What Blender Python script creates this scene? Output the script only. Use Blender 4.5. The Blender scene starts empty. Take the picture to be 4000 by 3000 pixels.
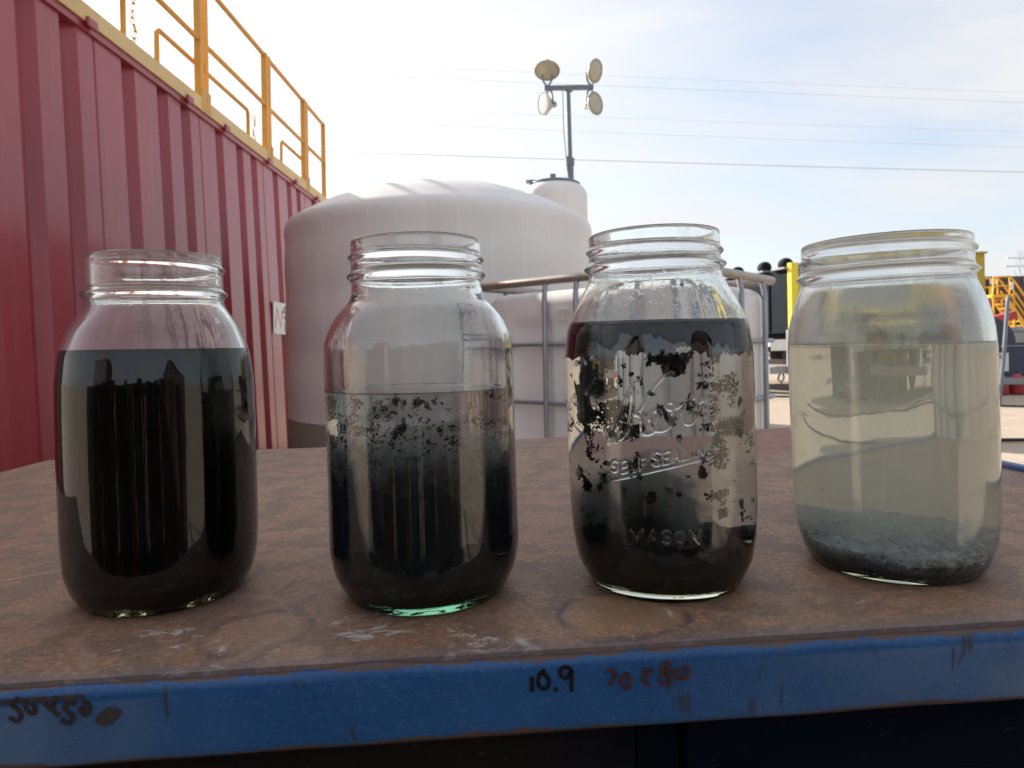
import bpy, bmesh, math, random
import numpy as np
from mathutils import Vector, Matrix, noise as mnoise

# ------------------------------------------------------------------ camera, sky, sun, exposure
SC = bpy.context.scene
COL = SC.collection
random.seed(7)
ROLL = 0.017
CAM_Z = 0.849
cam = bpy.data.cameras.new('camera')
cam_o = bpy.data.objects.new('camera', cam)
COL.objects.link(cam_o)
cR, sR = math.cos(ROLL), math.sin(ROLL)
cam_o.matrix_world = Matrix(((cR, sR, 0, 0), (0, 0, -1, 0), (-sR, cR, 0, CAM_Z), (0, 0, 0, 1)))
cam.sensor_width = 36.0
cam.lens = 23.97
cam.shift_y = -0.035
cam.clip_start = 0.02
cam.clip_end = 2000.0
cam.dof.use_dof = True
cam.dof.focus_distance = 0.32
cam.dof.aperture_fstop = 28.0
SC.camera = cam_o

SUN_EL, SUN_AZ = math.radians(27.0), math.radians(-45.0)   # azimuth measured from +Y, negative = to the left
sun_dir = Vector((math.sin(SUN_AZ) * math.cos(SUN_EL), math.cos(SUN_AZ) * math.cos(SUN_EL), math.sin(SUN_EL)))
sun = bpy.data.lights.new('sun', 'SUN')
sun.energy = 5.0
sun.angle = math.radians(0.5)
sun.color = (1.0, 0.93, 0.82)
sun_o = bpy.data.objects.new('sun', sun)
COL.objects.link(sun_o)
sun_o.rotation_euler = sun_dir.to_track_quat('Z', 'Y').to_euler()

world = bpy.data.worlds.new('World')
SC.world = world
world.use_nodes = True
wt = world.node_tree
wt.nodes.clear()
def wn(kind, **kw):
    n = wt.nodes.new(kind)
    for k, v in kw.items():
        setattr(n, k, v)
    return n
wout = wn('ShaderNodeOutputWorld')
bg = wn('ShaderNodeBackground')
bg.inputs['Strength'].default_value = 0.12
sky = wn('ShaderNodeTexSky', sky_type='NISHITA')
sky.sun_disc = False
sky.sun_elevation = SUN_EL
sky.sun_rotation = SUN_AZ
sky.air_density = 1.0
sky.dust_density = 2.0
sky.ozone_density = 1.5
tc = wn('ShaderNodeTexCoord')
sep = wn('ShaderNodeSeparateXYZ')
wt.links.new(tc.outputs['Generated'], sep.inputs[0])
def wmath(op, a, b=None, c=None, clamp=False):
    n = wn('ShaderNodeMath', operation=op)
    n.use_clamp = clamp
    for i, x in enumerate((a, b, c)):
        if x is None: continue
        if isinstance(x, (int, float)): n.inputs[i].default_value = x
        else: wt.links.new(x, n.inputs[i])
    return n.outputs[0]
den = wmath('ADD', wmath('MAXIMUM', sep.outputs['Z'], 0.0), 0.18)
comb = wn('ShaderNodeCombineXYZ')
wt.links.new(wmath('DIVIDE', sep.outputs['X'], den), comb.inputs[0])
wt.links.new(wmath('DIVIDE', sep.outputs['Y'], den), comb.inputs[1])
mp = wn('ShaderNodeMapping')
mp.inputs['Rotation'].default_value = (0, 0, math.radians(25))
mp.inputs['Scale'].default_value = (0.75, 1.5, 1)
mp.inputs['Location'].default_value = (1.3, 0.4, 0)
wt.links.new(comb.outputs[0], mp.inputs['Vector'])
nz = wn('ShaderNodeTexNoise')
nz.inputs['Scale'].default_value = 1.1
nz.inputs['Detail'].default_value = 7
nz.inputs['Roughness'].default_value = 0.56
nz.inputs['Distortion'].default_value = 0.35
wt.links.new(mp.outputs[0], nz.inputs['Vector'])
ramp = wn('ShaderNodeValToRGB')
ramp.color_ramp.elements[0].position = 0.36
ramp.color_ramp.elements[1].position = 0.62
wt.links.new(nz.outputs['Fac'], ramp.inputs['Fac'])
# thin cloud lights up round the sun (forward scattering)
dotn = wn('ShaderNodeVectorMath', operation='DOT_PRODUCT')
wt.links.new(tc.outputs['Generated'], dotn.inputs[0])
dotn.inputs[1].default_value = sun_dir
fwd = wmath('POWER', wmath('MAXIMUM', dotn.outputs['Value'], 0.0), 4.0)
lum = wmath('MULTIPLY_ADD', fwd, 1.6, 3.8)
haze_fwd = wmath('POWER', wmath('MULTIPLY_ADD', dotn.outputs['Value'], 0.5, 0.5), 3.0)
veil = wmath('ADD', wmath('MULTIPLY', ramp.outputs['Color'], 0.52), wmath('MULTIPLY_ADD', haze_fwd, 0.26, 0.36), clamp=True)
cl = wn('ShaderNodeMix', data_type='RGBA')
hs = wn('ShaderNodeVectorMath', operation='SCALE')
hs.inputs[0].default_value = (0.985, 0.985, 1.0)
wt.links.new(lum, hs.inputs['Scale'])
wt.links.new(veil, cl.inputs[0])
wt.links.new(sky.outputs[0], cl.inputs[6])
wt.links.new(hs.outputs[0], cl.inputs[7])
wt.links.new(cl.outputs[2], bg.inputs['Color'])
wt.links.new(bg.outputs[0], wout.inputs['Surface'])

SC.view_settings.view_transform = 'Standard'
SC.view_settings.look = 'None'
SC.view_settings.exposure = 1.0
SC.view_settings.gamma = 1.0
SC.view_settings.use_curve_mapping = False
SC.render.engine = 'CYCLES'
cy = SC.cycles
cy.use_denoising = True
cy.max_bounces = 24
cy.transmission_bounces = 20
cy.glossy_bounces = 8
cy.diffuse_bounces = 4
cy.volume_bounces = 12
cy.transparent_max_bounces = 16
cy.sample_clamp_indirect = 6.0
cy.blur_glossy = 0.3
cy.caustics_reflective = False
cy.caustics_refractive = True

# ------------------------------------------------------------------ helpers
def link(o, parent=None):
    COL.objects.link(o)
    if parent is not None: o.parent = parent
    return o
def tag(o, label=None, cat=None, group=None, kind=None):
    if label: o['label'] = label
    if cat: o['category'] = cat
    if group: o['group'] = group
    if kind: o['kind'] = kind
    return o
def empty(name, loc=(0, 0, 0), rot=None, label=None, cat=None, group=None):
    o = bpy.data.objects.new(name, None)
    o.empty_display_size = 0.1
    link(o)
    if rot is not None:
        m = rot.to_4x4() if isinstance(rot, Matrix) else Matrix.Rotation(rot, 4, 'Z')
        m.translation = Vector(loc)
        o.matrix_world = m
    else:
        o.location = loc
    return tag(o, label, cat, group)

class MB:
    """collects shapes of one mesh object"""
    def __init__(s): s.v = []; s.f = []; s.smooth = []
    def add(s, vs, fs, smooth=False):
        n = len(s.v)
        s.v += [tuple(p) for p in vs]
        s.f += [tuple(i + n for i in f) for f in fs]
        s.smooth += [smooth] * len(fs)
        return s
    def box(s, c, size, ax=None, bev=0.0):
        c = Vector(c); ax = ax or (Vector((1, 0, 0)), Vector((0, 1, 0)), Vector((0, 0, 1)))
        ax = [Vector(a) for a in ax]
        h = [d / 2 for d in size]
        if bev <= 0:
            vs = [c + ax[0] * h[0] * i + ax[1] * h[1] * j + ax[2] * h[2] * k for i in (-1, 1) for j in (-1, 1) for k in (-1, 1)]
            return s.add(vs, [(0, 1, 3, 2), (4, 6, 7, 5), (0, 4, 5, 1), (2, 3, 7, 6), (0, 2, 6, 4), (1, 5, 7, 3)])
        bm = bmesh.new()
        bmesh.ops.create_cube(bm, size=1)
        for v in bm.verts: v.co = Vector((v.co.x * size[0], v.co.y * size[1], v.co.z * size[2]))
        bmesh.ops.bevel(bm, geom=list(bm.edges), offset=bev, segments=2, profile=0.5, affect='EDGES')
        bm.verts.index_update()
        vs = [c + ax[0] * v.co.x + ax[1] * v.co.y + ax[2] * v.co.z for v in bm.verts]
        fs = [[v.index for v in f.verts] for f in bm.faces]
        bm.free()
        return s.add(vs, fs)
    def tube(s, pts, r, n=8, caps=True):
        pts = [Vector(p) for p in pts]
        rings = []
        up = None
        for i, p in enumerate(pts):
            t = (pts[min(i + 1, len(pts) - 1)] - pts[max(i - 1, 0)]).normalized()
            if up is None:
                a = Vector((0, 0, 1)) if abs(t.z) < 0.9 else Vector((1, 0, 0))
                up = t.cross(a).normalized()
            else:
                up = (up - t * up.dot(t)).normalized()
            b = t.cross(up)
            rr = r[i] if isinstance(r, (list, tuple)) else r
            rings.append([p + (up * math.cos(2 * math.pi * k / n) + b * math.sin(2 * math.pi * k / n)) * rr for k in range(n)])
        vs = [q for ring in rings for q in ring]
        fs = []
        for i in range(len(pts) - 1):
            for k in range(n):
                fs.append((i * n + k, i * n + (k + 1) % n, (i + 1) * n + (k + 1) % n, (i + 1) * n + k))
        s.add(vs, fs, True)
        if caps:
            m = len(pts) - 1
            s.add(rings[0], [tuple(range(n))[::-1]])
            s.add(rings[-1], [tuple(range(n))])
        return s
    def lathe(s, prof, c=(0, 0, 0), n=32, axis=(0, 0, 1), smooth=True):
        c = Vector(c); az = Vector(axis).normalized()
        a = Vector((1, 0, 0)) if abs(az.x) < 0.9 else Vector((0, 1, 0))
        ux = (a - az * a.dot(az)).normalized(); uy = az.cross(ux)
        vs = []; fs = []
        for r, z in prof:
            for k in range(n):
                t = 2 * math.pi * k / n
                vs.append(c + az * z + (ux * math.cos(t) + uy * math.sin(t)) * r)
        for i in range(len(prof) - 1):
            for k in range(n):
                fs.append((i * n + k, i * n + (k + 1) % n, (i + 1) * n + (k + 1) % n, (i + 1) * n + k))
        return s.add(vs, fs, smooth)
    def ribbon(s, pts, w, nrm, th=0.0004):
        """flat marker stroke lying on a surface with normal nrm"""
        nrm = Vector(nrm).normalized(); pts = [Vector(p) for p in pts]
        L = []; R = []
        for i, p in enumerate(pts):
            t = (pts[min(i + 1, len(pts) - 1)] - pts[max(i - 1, 0)]).normalized()
            b = nrm.cross(t).normalized()
            ww = w * (0.9 + 0.2 * math.sin(i * 2.1))
            q = p
            if i == 0: q = p - t * w * 0.3
            if i == len(pts) - 1: q = p + t * w * 0.3
            L.append(q + b * ww / 2); R.append(q - b * ww / 2)
        n = len(pts)
        vs = [p + nrm * th for p in L] + [p + nrm * th for p in R] + L + R
        fs = [(i, i + 1, n + i + 1, n + i) for i in range(n - 1)]
        fs += [(i, 2 * n + i, 2 * n + i + 1, i + 1) for i in range(n - 1)] + [(n + i + 1, 3 * n + i + 1, 3 * n + i, n + i) for i in range(n - 1)]
        return s.add(vs, fs)
    def build(s, name, mat, parent=None, label=None, kind=None):
        me = bpy.data.meshes.new(name)
        me.from_pydata(s.v, [], s.f)
        me.polygons.foreach_set('use_smooth', s.smooth)
        bm = bmesh.new(); bm.from_mesh(me)
        bmesh.ops.recalc_face_normals(bm, faces=bm.faces)
        bm.to_mesh(me); bm.free()
        me.materials.append(mat)
        o = bpy.data.objects.new(name, me)
        link(o, parent)
        return tag(o, label, kind=kind)

def smooth_line(pts, sub=6):
    """Catmull-Rom through the points"""
    P = [Vector(p) for p in pts]
    if len(P) < 3: return P
    P = [P[0] * 2 - P[1]] + P + [P[-1] * 2 - P[-2]]
    out = []
    for i in range(1, len(P) - 2):
        a, b, c, d = P[i - 1:i + 3]
        for k in range(sub):
            t = k / sub
            out.append(0.5 * ((2 * b) + (c - a) * t + (2 * a - 5 * b + 4 * c - d) * t * t + (3 * b - a - 3 * c + d) * t ** 3))
    out.append(P[-2])
    return out

# ------------------------------------------------------------------ materials
class NT:
    def __init__(s, name):
        s.m = bpy.data.materials.new(name); s.m.use_nodes = True
        s.t = s.m.node_tree; s.t.nodes.clear()
        s.out = s.n('ShaderNodeOutputMaterial')
    def n(s, kind, **kw):
        x = s.t.nodes.new(kind)
        for k, v in kw.items(): setattr(x, k, v)
        return x
    def l(s, a, b): s.t.links.new(a, b)
    def set(s, sock, v):
        if hasattr(v, 'is_output') or isinstance(v, bpy.types.NodeSocket): s.l(v, sock)
        elif isinstance(v, tuple) and len(v) == 3 and sock.type == 'RGBA': sock.default_value = (*v, 1)
        else: sock.default_value = v
    def coord(s, which='Object'):
        return s.n('ShaderNodeTexCoord').outputs[which]
    def map(s, vec, scale=(1, 1, 1), loc=(0, 0, 0), rot=(0, 0, 0)):
        m = s.n('ShaderNodeMapping'); s.l(vec, m.inputs[0])
        m.inputs['Scale'].default_value = scale; m.inputs['Location'].default_value = loc; m.inputs['Rotation'].default_value = rot
        return m.outputs[0]
    def noise(s, vec, scale, detail=4, rough=0.55, dist=0.0, color=False):
        n = s.n('ShaderNodeTexNoise'); s.l(vec, n.inputs['Vector'])
        n.inputs['Scale'].default_value = scale; n.inputs['Detail'].default_value = detail
        n.inputs['Roughness'].default_value = rough; n.inputs['Distortion'].default_value = dist
        return n.outputs['Color' if color else 'Fac']
    def ramp(s, fac, a, b, ca=(0, 0, 0), cb=(1, 1, 1)):
        r = s.n('ShaderNodeValToRGB'); s.l(fac, r.inputs[0])
        e = r.color_ramp.elements
        e[0].position = a; e[1].position = b; e[0].color = (*ca, 1); e[1].color = (*cb, 1)
        return r.outputs[0]
    def math(s, op, a, b=0.0, c=0.0, clamp=False):
        n = s.n('ShaderNodeMath', operation=op); n.use_clamp = clamp
        for i, x in enumerate((a, b, c)): s.set(n.inputs[i], x)
        return n.outputs[0]
    def mix(s, f, a, b):
        n = s.n('ShaderNodeMix', data_type='RGBA')
        s.set(n.inputs[0], f); s.set(n.inputs[6], a); s.set(n.inputs[7], b)
        return n.outputs[2]
    def sep(s, vec):
        n = s.n('ShaderNodeSeparateXYZ'); s.l(vec, n.inputs[0]); return n.outputs
    def bump(s, h, strength=0.3, dist=0.01, normal=None):
        n = s.n('ShaderNodeBump'); s.set(n.inputs['Height'], h)
        n.inputs['Strength'].default_value = strength; n.inputs['Distance'].default_value = dist
        if normal is not None: s.l(normal, n.inputs['Normal'])
        return n.outputs[0]
    def pbsdf(s, color, rough=0.5, metal=0.0, spec=0.5, normal=None, **kw):
        p = s.n('ShaderNodeBsdfPrincipled')
        s.set(p.inputs['Base Color'], color); s.set(p.inputs['Roughness'], rough)
        s.set(p.inputs['Metallic'], metal); s.set(p.inputs['Specular IOR Level'], spec)
        if normal is not None: s.l(normal, p.inputs['Normal'])
        for k, v in kw.items(): s.set(p.inputs[k.replace('_', ' ')], v)
        return p.outputs[0]
    def done(s, surf=None, vol=None):
        if surf is not None: s.l(surf, s.out.inputs['Surface'])
        if vol is not None: s.l(vol, s.out.inputs['Volume'])
        return s.m

def painted(name, col, rough=0.45, var=0.25, scale=3.0, dirt=(0.22, 0.17, 0.12), dirt_amt=0.3, spec=0.5, metal=0.0, bump=0.1):
    t = NT(name); v = t.coord()
    n1 = t.noise(v, scale, 6, 0.6)
    n2 = t.noise(t.map(v, (1, 1, 0.25)), scale * 4, 5, 0.65)
    dark = tuple(c * (1 - var) for c in col)
    c = t.mix(t.ramp(n1, 0.3, 0.7), dark, col)
    c = t.mix(t.math('MULTIPLY', t.ramp(n2, 0.52, 0.75), dirt_amt), c, dirt)
    r = t.math('MULTIPLY_ADD', n2, 0.25, rough - 0.12, clamp=True)
    return t.done(t.pbsdf(c, r, metal, spec, t.bump(n2, bump, 0.004)))

M = {}
def mat_container():
    t = NT('faded_red_paint'); v = t.coord()
    n1 = t.noise(v, 0.9, 5, 0.55)
    st = t.noise(t.map(v, (6, 6, 0.25)), 3.0, 5, 0.6)
    fine = t.noise(v, 26, 4, 0.6)
    c = t.mix(t.ramp(n1, 0.3, 0.7), (0.27, 0.020, 0.034), (0.36, 0.031, 0.049))
    c = t.mix(t.math('MULTIPLY', t.ramp(st, 0.52, 0.75), 0.34), c, (0.33, 0.13, 0.115))
    c = t.mix(t.math('MULTIPLY', t.ramp(t.noise(t.map(v, (5, 5, 0.5), (3, 1, 7)), 2.0, 6, 0.7), 0.60, 0.72), 0.45), c, (0.10, 0.022, 0.022))
    c = t.mix(t.math('MULTIPLY', t.ramp(fine, 0.66, 0.8), 0.25), c, (0.12, 0.03, 0.03))
    return t.done(t.pbsdf(c, t.math('MULTIPLY_ADD', st, 0.2, 0.4), 0, 0.3, t.bump(n1, 0.15, 0.05), Coat_Weight=0.8, Coat_Roughness=0.22, Coat_IOR=1.5))
M['red'] = mat_container()
M['red_dark'] = painted('dark_red_steel', (0.13, 0.02, 0.025), 0.5)
M['yellow_rail'] = painted('yellow_rail_paint', (0.72, 0.36, 0.035), 0.4, 0.15, 4, (0.35, 0.2, 0.08), 0.3)
M['yellow_pale'] = painted('pale_yellow_paint', (0.72, 0.50, 0.20), 0.45, 0.12, 3, (0.4, 0.3, 0.18), 0.3)
def mat_poly(name, col, zf=None):
    t = NT(name); v = t.coord(); x = t.sep(v)
    n1 = t.noise(v, 1.3, 5, 0.55)
    st = t.noise(t.map(v, (9, 9, 0.5)), 1.6, 5, 0.6)
    c = t.mix(t.ramp(n1, 0.3, 0.7), tuple(q * 0.88 for q in col), col)
    c = t.mix(t.math('MULTIPLY', t.ramp(st, 0.5, 0.75), 0.4), c, tuple(q * 0.82 for q in col))
    c = t.mix(t.math('MULTIPLY', t.ramp(t.noise(t.map(v, (16, 16, 0.4), (4, 2, 0)), 1.5, 4, 0.6), 0.56, 0.7), 0.35), c, (0.86, 0.85, 0.84))
    c = t.mix(t.math('MULTIPLY', t.ramp(t.noise(v, 3.2, 5, 0.6), 0.55, 0.8), 0.22), c, (0.45, 0.33, 0.24))
    if zf is not None:   # the liquid inside shows through the translucent plastic
        f = t.math('LESS_THAN', x[2], zf)
        c = t.mix(f, c, (0.25, 0.26, 0.20))
    return t.done(t.pbsdf(c, 0.42, 0, 0.4, t.bump(n1, 0.12, 0.03)))
M['poly_tank'] = mat_poly('weathered_white_plastic', (0.775, 0.745, 0.72), 0.36)
M['poly_slim'] = mat_poly('white_plastic', (0.80, 0.785, 0.775))
M['poly_tote'] = mat_poly('translucent_white_plastic', (0.82, 0.775, 0.74))
M['galv'] = painted('galvanised_steel', (0.36, 0.38, 0.43), 0.4, 0.25, 8, (0.34, 0.25, 0.18), 0.3, 0.5, 0.55)
M['galv_warm'] = painted('weathered_galvanised_steel', (0.40, 0.36, 0.31), 0.42, 0.25, 8, (0.3, 0.2, 0.12), 0.35, 0.5, 0.5)
M['steel_blue'] = painted('grey_blue_steel', (0.16, 0.20, 0.25), 0.45, 0.2, 4)
M['black'] = painted('black_paint', (0.012, 0.016, 0.027), 0.75, 0.3, 2, (0.05, 0.045, 0.04), 0.2, 0.1)
M['navy'] = painted('navy_paint', (0.03, 0.04, 0.085), 0.45, 0.3, 2, (0.15, 0.12, 0.1), 0.3)
M['yellow'] = painted('bright_yellow_paint', (0.85, 0.66, 0.035), 0.4, 0.08, 3, (0.6, 0.5, 0.2), 0.15)
M['yellow_shaded'] = painted('shaded_yellow_paint', (0.52, 0.38, 0.03), 0.5, 0.1, 2, (0.4, 0.3, 0.12), 0.25)  # dark yellow of a shaded face, the shade put into the paint
M['stair_yellow'] = painted('stair_yellow_paint', (0.80, 0.42, 0.03), 0.4, 0.1, 3, (0.4, 0.25, 0.1), 0.2)
M['grey'] = painted('grey_paint', (0.28, 0.29, 0.30), 0.5, 0.15, 3)
M['white'] = painted('white_paint', (0.76, 0.76, 0.75), 0.4, 0.08, 3, (0.5, 0.45, 0.4), 0.2)
M['rubber'] = painted('black_rubber', (0.018, 0.018, 0.018), 0.7, 0.2, 6)
M['brown_steel'] = painted('rusty_brown_steel', (0.085, 0.055, 0.052), 0.6, 0.35, 0.6, (0.16, 0.08, 0.05), 0.4)
M['can_red'] = painted('red_can_paint', (0.42, 0.035, 0.04), 0.45, 0.2, 6)
M['bright_red'] = painted('bright_red_tape', (0.75, 0.03, 0.03), 0.4, 0.1, 6)
M['orange'] = painted('orange_lens', (0.65, 0.16, 0.03), 0.3, 0.1, 6)
M['blue_ink'] = painted('blue_print', (0.06, 0.10, 0.26), 0.5, 0.1, 9, dirt_amt=0.1)
M['red_ink'] = painted('faded_red_print', (0.62, 0.10, 0.10), 0.5, 0.2, 9, dirt_amt=0.2)
M['dark_ink'] = painted('slate_print', (0.12, 0.15, 0.2), 0.5, 0.2, 9, dirt_amt=0.2)
def mat_ground():
    t = NT('sandy_caliche_ground'); v = t.coord()
    n0 = t.noise(v, 0.12, 4, 0.5); n1 = t.noise(v, 1.1, 6, 0.6); n2 = t.noise(v, 14, 5, 0.65)
    c = t.mix(t.ramp(n1, 0.3, 0.7), (0.36, 0.29, 0.225), (0.44, 0.37, 0.30))
    c = t.mix(t.math('MULTIPLY', t.ramp(n0, 0.45, 0.7), 0.4), c, (0.40, 0.33, 0.27))
    c = t.mix(t.math('MULTIPLY', t.ramp(n2, 0.58, 0.75), 0.5), c, (0.26, 0.21, 0.165))
    h = t.math('ADD', t.math('MULTIPLY', n1, 1.0), t.math('MULTIPLY', n2, 0.25))
    return t.done(t.pbsdf(c, 0.9, 0, 0.2, t.bump(h, 0.6, 0.06)))
M['ground'] = mat_ground()
def mat_plate():
    """rusty steel plate: brown mill rust, pale salt bloom, round stains left by jars; coordinates in metres on the plate"""
    t = NT('rusty_steel_plate'); v = t.coord(); x = t.sep(v)
    w = t.noise(v, 9, 4, 0.6, color=True)
    vw = t.n('ShaderNodeVectorMath', operation='MULTIPLY_ADD'); t.l(w, vw.inputs[0]); vw.inputs[1].default_value = (0.05, 0.05, 0); t.l(v, vw.inputs[2])
    vv = vw.outputs[0]
    n1 = t.noise(t.map(vv, (1, 1.5, 1)), 11, 6, 0.62); n2 = t.noise(vv, 34, 6, 0.65); n3 = t.noise(v, 420, 3, 0.6); n4 = t.noise(t.map(vv, (1, 2, 1), (3, 1, 0)), 7, 4, 0.6)
    fl = t.noise(t.map(v, (60, 170, 60), (0, 0, 0), (0, 0, 0.25)), 4.0, 4, 0.65)
    c = t.mix(t.ramp(n1, 0.28, 0.72), (0.245, 0.128, 0.072), (0.40, 0.235, 0.140))
    c = t.mix(t.math('MULTIPLY', t.ramp(n4, 0.34, 0.74), 0.55), c, (0.34, 0.185, 0.09))
    c = t.mix(t.math('MULTIPLY', t.ramp(n2, 0.42, 0.80), 0.42), c, (0.47, 0.34, 0.265))
    c = t.mix(t.math('MULTIPLY', t.ramp(n2, 0.50, 0.30), 0.42), c, (0.075, 0.048, 0.048))
    sc1 = t.noise(t.map(vv, (2.2, 46, 10), rot=(0, 0, 0.35)), 7, 4, 0.6)
    c = t.mix(t.math('MULTIPLY', t.ramp(sc1, 0.62, 0.72), 0.35), c, (0.46, 0.36, 0.31))
    c = t.mix(t.math('MULTIPLY', t.ramp(t.noise(v, 4.5, 3, 0.5), 0.40, 0.66), 0.35), c, (0.15, 0.085, 0.07))
    g1 = t.noise(t.map(v, (1, 1.15, 1), (2, 7, 0), (0, 0, 0.15)), 250, 5, 0.75)
    c = t.mix(t.math('MULTIPLY', t.ramp(g1, 0.50, 0.68), 0.30), c, (0.48, 0.32, 0.23))
    c = t.mix(t.math('MULTIPLY', t.ramp(g1, 0.47, 0.33), 0.38), c, (0.06, 0.034, 0.028))
    c = t.mix(t.math('MULTIPLY', t.ramp(n3, 0.5, 0.75), 0.45), c, (0.06, 0.035, 0.028))
    # redder strip at the back right
    rr = t.math('MULTIPLY', t.math('SMOOTH_MIN', t.math('MULTIPLY_ADD', x[1], 14.0, -5.4, clamp=True), t.math('MULTIPLY_ADD', x[0], 8.0, -0.4, clamp=True), 0.1), 0.7, clamp=True)
    c = t.mix(rr, c, (0.21, 0.075, 0.055))
    def ring(cx, cy_, r, wd, lo, hi):
        dx = t.math('ADD', t.sep(vv)[0], -cx - 0.025); dy = t.math('ADD', t.sep(vv)[1], -cy_ - 0.025)
        d = t.math('SQRT', t.math('ADD', t.math('MULTIPLY', dx, dx), t.math('MULTIPLY', dy, dy)))
        e = t.math('DIVIDE', t.math('ABSOLUTE', t.math('SUBTRACT', d, r)), wd)
        k = t.math('SUBTRACT', 1.0, e, clamp=True)
        return t.math('MULTIPLY', k, t.ramp(t.noise(t.map(v, (1, 1, 1), (cx * 9, 0, 0)), 22, 3, 0.6), lo, hi)), d
    for cx, cy_, r, wd, lo, hi, col, amt, fill in (
            (0.033, 0.028, 0.027, 0.0034, 0.42, 0.52, (0.06, 0.036, 0.05), 0.8, (0.36, 0.21, 0.105)),
            (0.030, 0.035, 0.046, 0.0016, 0.50, 0.60, (0.55, 0.50, 0.47), 0.7, None),
            (0.030, 0.030, 0.0245, 0.0018, 0.54, 0.62, (0.60, 0.55, 0.52), 0.8, None),
            (-0.118, 0.036, 0.024, 0.0035, 0.40, 0.55, (0.075, 0.045, 0.05), 0.7, (0.34, 0.20, 0.11)),
            (-0.150, 0.040, 0.045, 0.0040, 0.42, 0.6, (0.30, 0.21, 0.16), 0.5, None),
            (-0.30, 0.17, 0.046, 0.003, 0.4, 0.55, (0.34, 0.26, 0.2), 0.6, None),
            (0.12, 0.06, 0.05, 0.004, 0.45, 0.6, (0.085, 0.052, 0.055), 0.5, None),
            (-0.05, 0.20, 0.05, 0.003, 0.45, 0.6, (0.36, 0.27, 0.21), 0.5, None)):
        k, d = ring(cx, cy_, r, wd, lo, hi)
        if fill is not None:
            c = t.mix(t.math('MULTIPLY', t.math('MULTIPLY_ADD', d, -1 / 0.006, r / 0.006, clamp=True), 0.30), c, fill)
        c = t.mix(t.math('MULTIPLY', k, amt), c, col)
    # white salt bloom, some everywhere, most between the jars near the front
    def blob(cx, cy_, r):
        dx = t.math('ADD', x[0], -cx); dy = t.math('ADD', x[1], -cy_)
        d = t.math('SQRT', t.math('ADD', t.math('MULTIPLY', dx, dx), t.math('MULTIPLY', dy, dy)))
        return t.math('MULTIPLY_ADD', d, -1 / r, 1.0, clamp=True)
    b = t.math('MAXIMUM', t.math('MAXIMUM', blob(-0.085, 0.042, 0.022), blob(-0.07, 0.030, 0.03)), t.math('MAXIMUM', blob(-0.03, 0.008, 0.03), t.math('MULTIPLY', blob(-0.15, 0.015, 0.06), 0.6)))
    sn = t.noise(t.map(vv, (1, 1.6, 1), (5, 2, 0)), 55, 6, 0.72, 0.6)
    salt = t.ramp(t.math('ADD', sn, t.math('MULTIPLY', b, 0.19)), 0.655, 0.73)
    c = t.mix(t.math('MULTIPLY', salt, 0.75), c, (0.50, 0.46, 0.46))
    c = t.mix(t.math('MULTIPLY', t.ramp(fl, 0.62, 0.70), 0.5), c, (0.45, 0.38, 0.35))
    # bare worn grey at the front edge
    edge = t.math('MULTIPLY_ADD', x[1], -1 / 0.010, 1.0, clamp=True)
    c = t.mix(t.math('MULTIPLY', edge, 0.55), c, (0.13, 0.12, 0.135))
    h = t.math('ADD', t.math('MULTIPLY', n2, 0.6), t.math('ADD', t.math('MULTIPLY', n3, 0.35), t.math('MULTIPLY', salt, 0.3)))
    return t.done(t.pbsdf(c, t.math('MULTIPLY_ADD', n2, 0.3, 0.46), 0, 0.42, t.bump(h, 0.5, 0.0012)))
M['plate'] = mat_plate()
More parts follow.
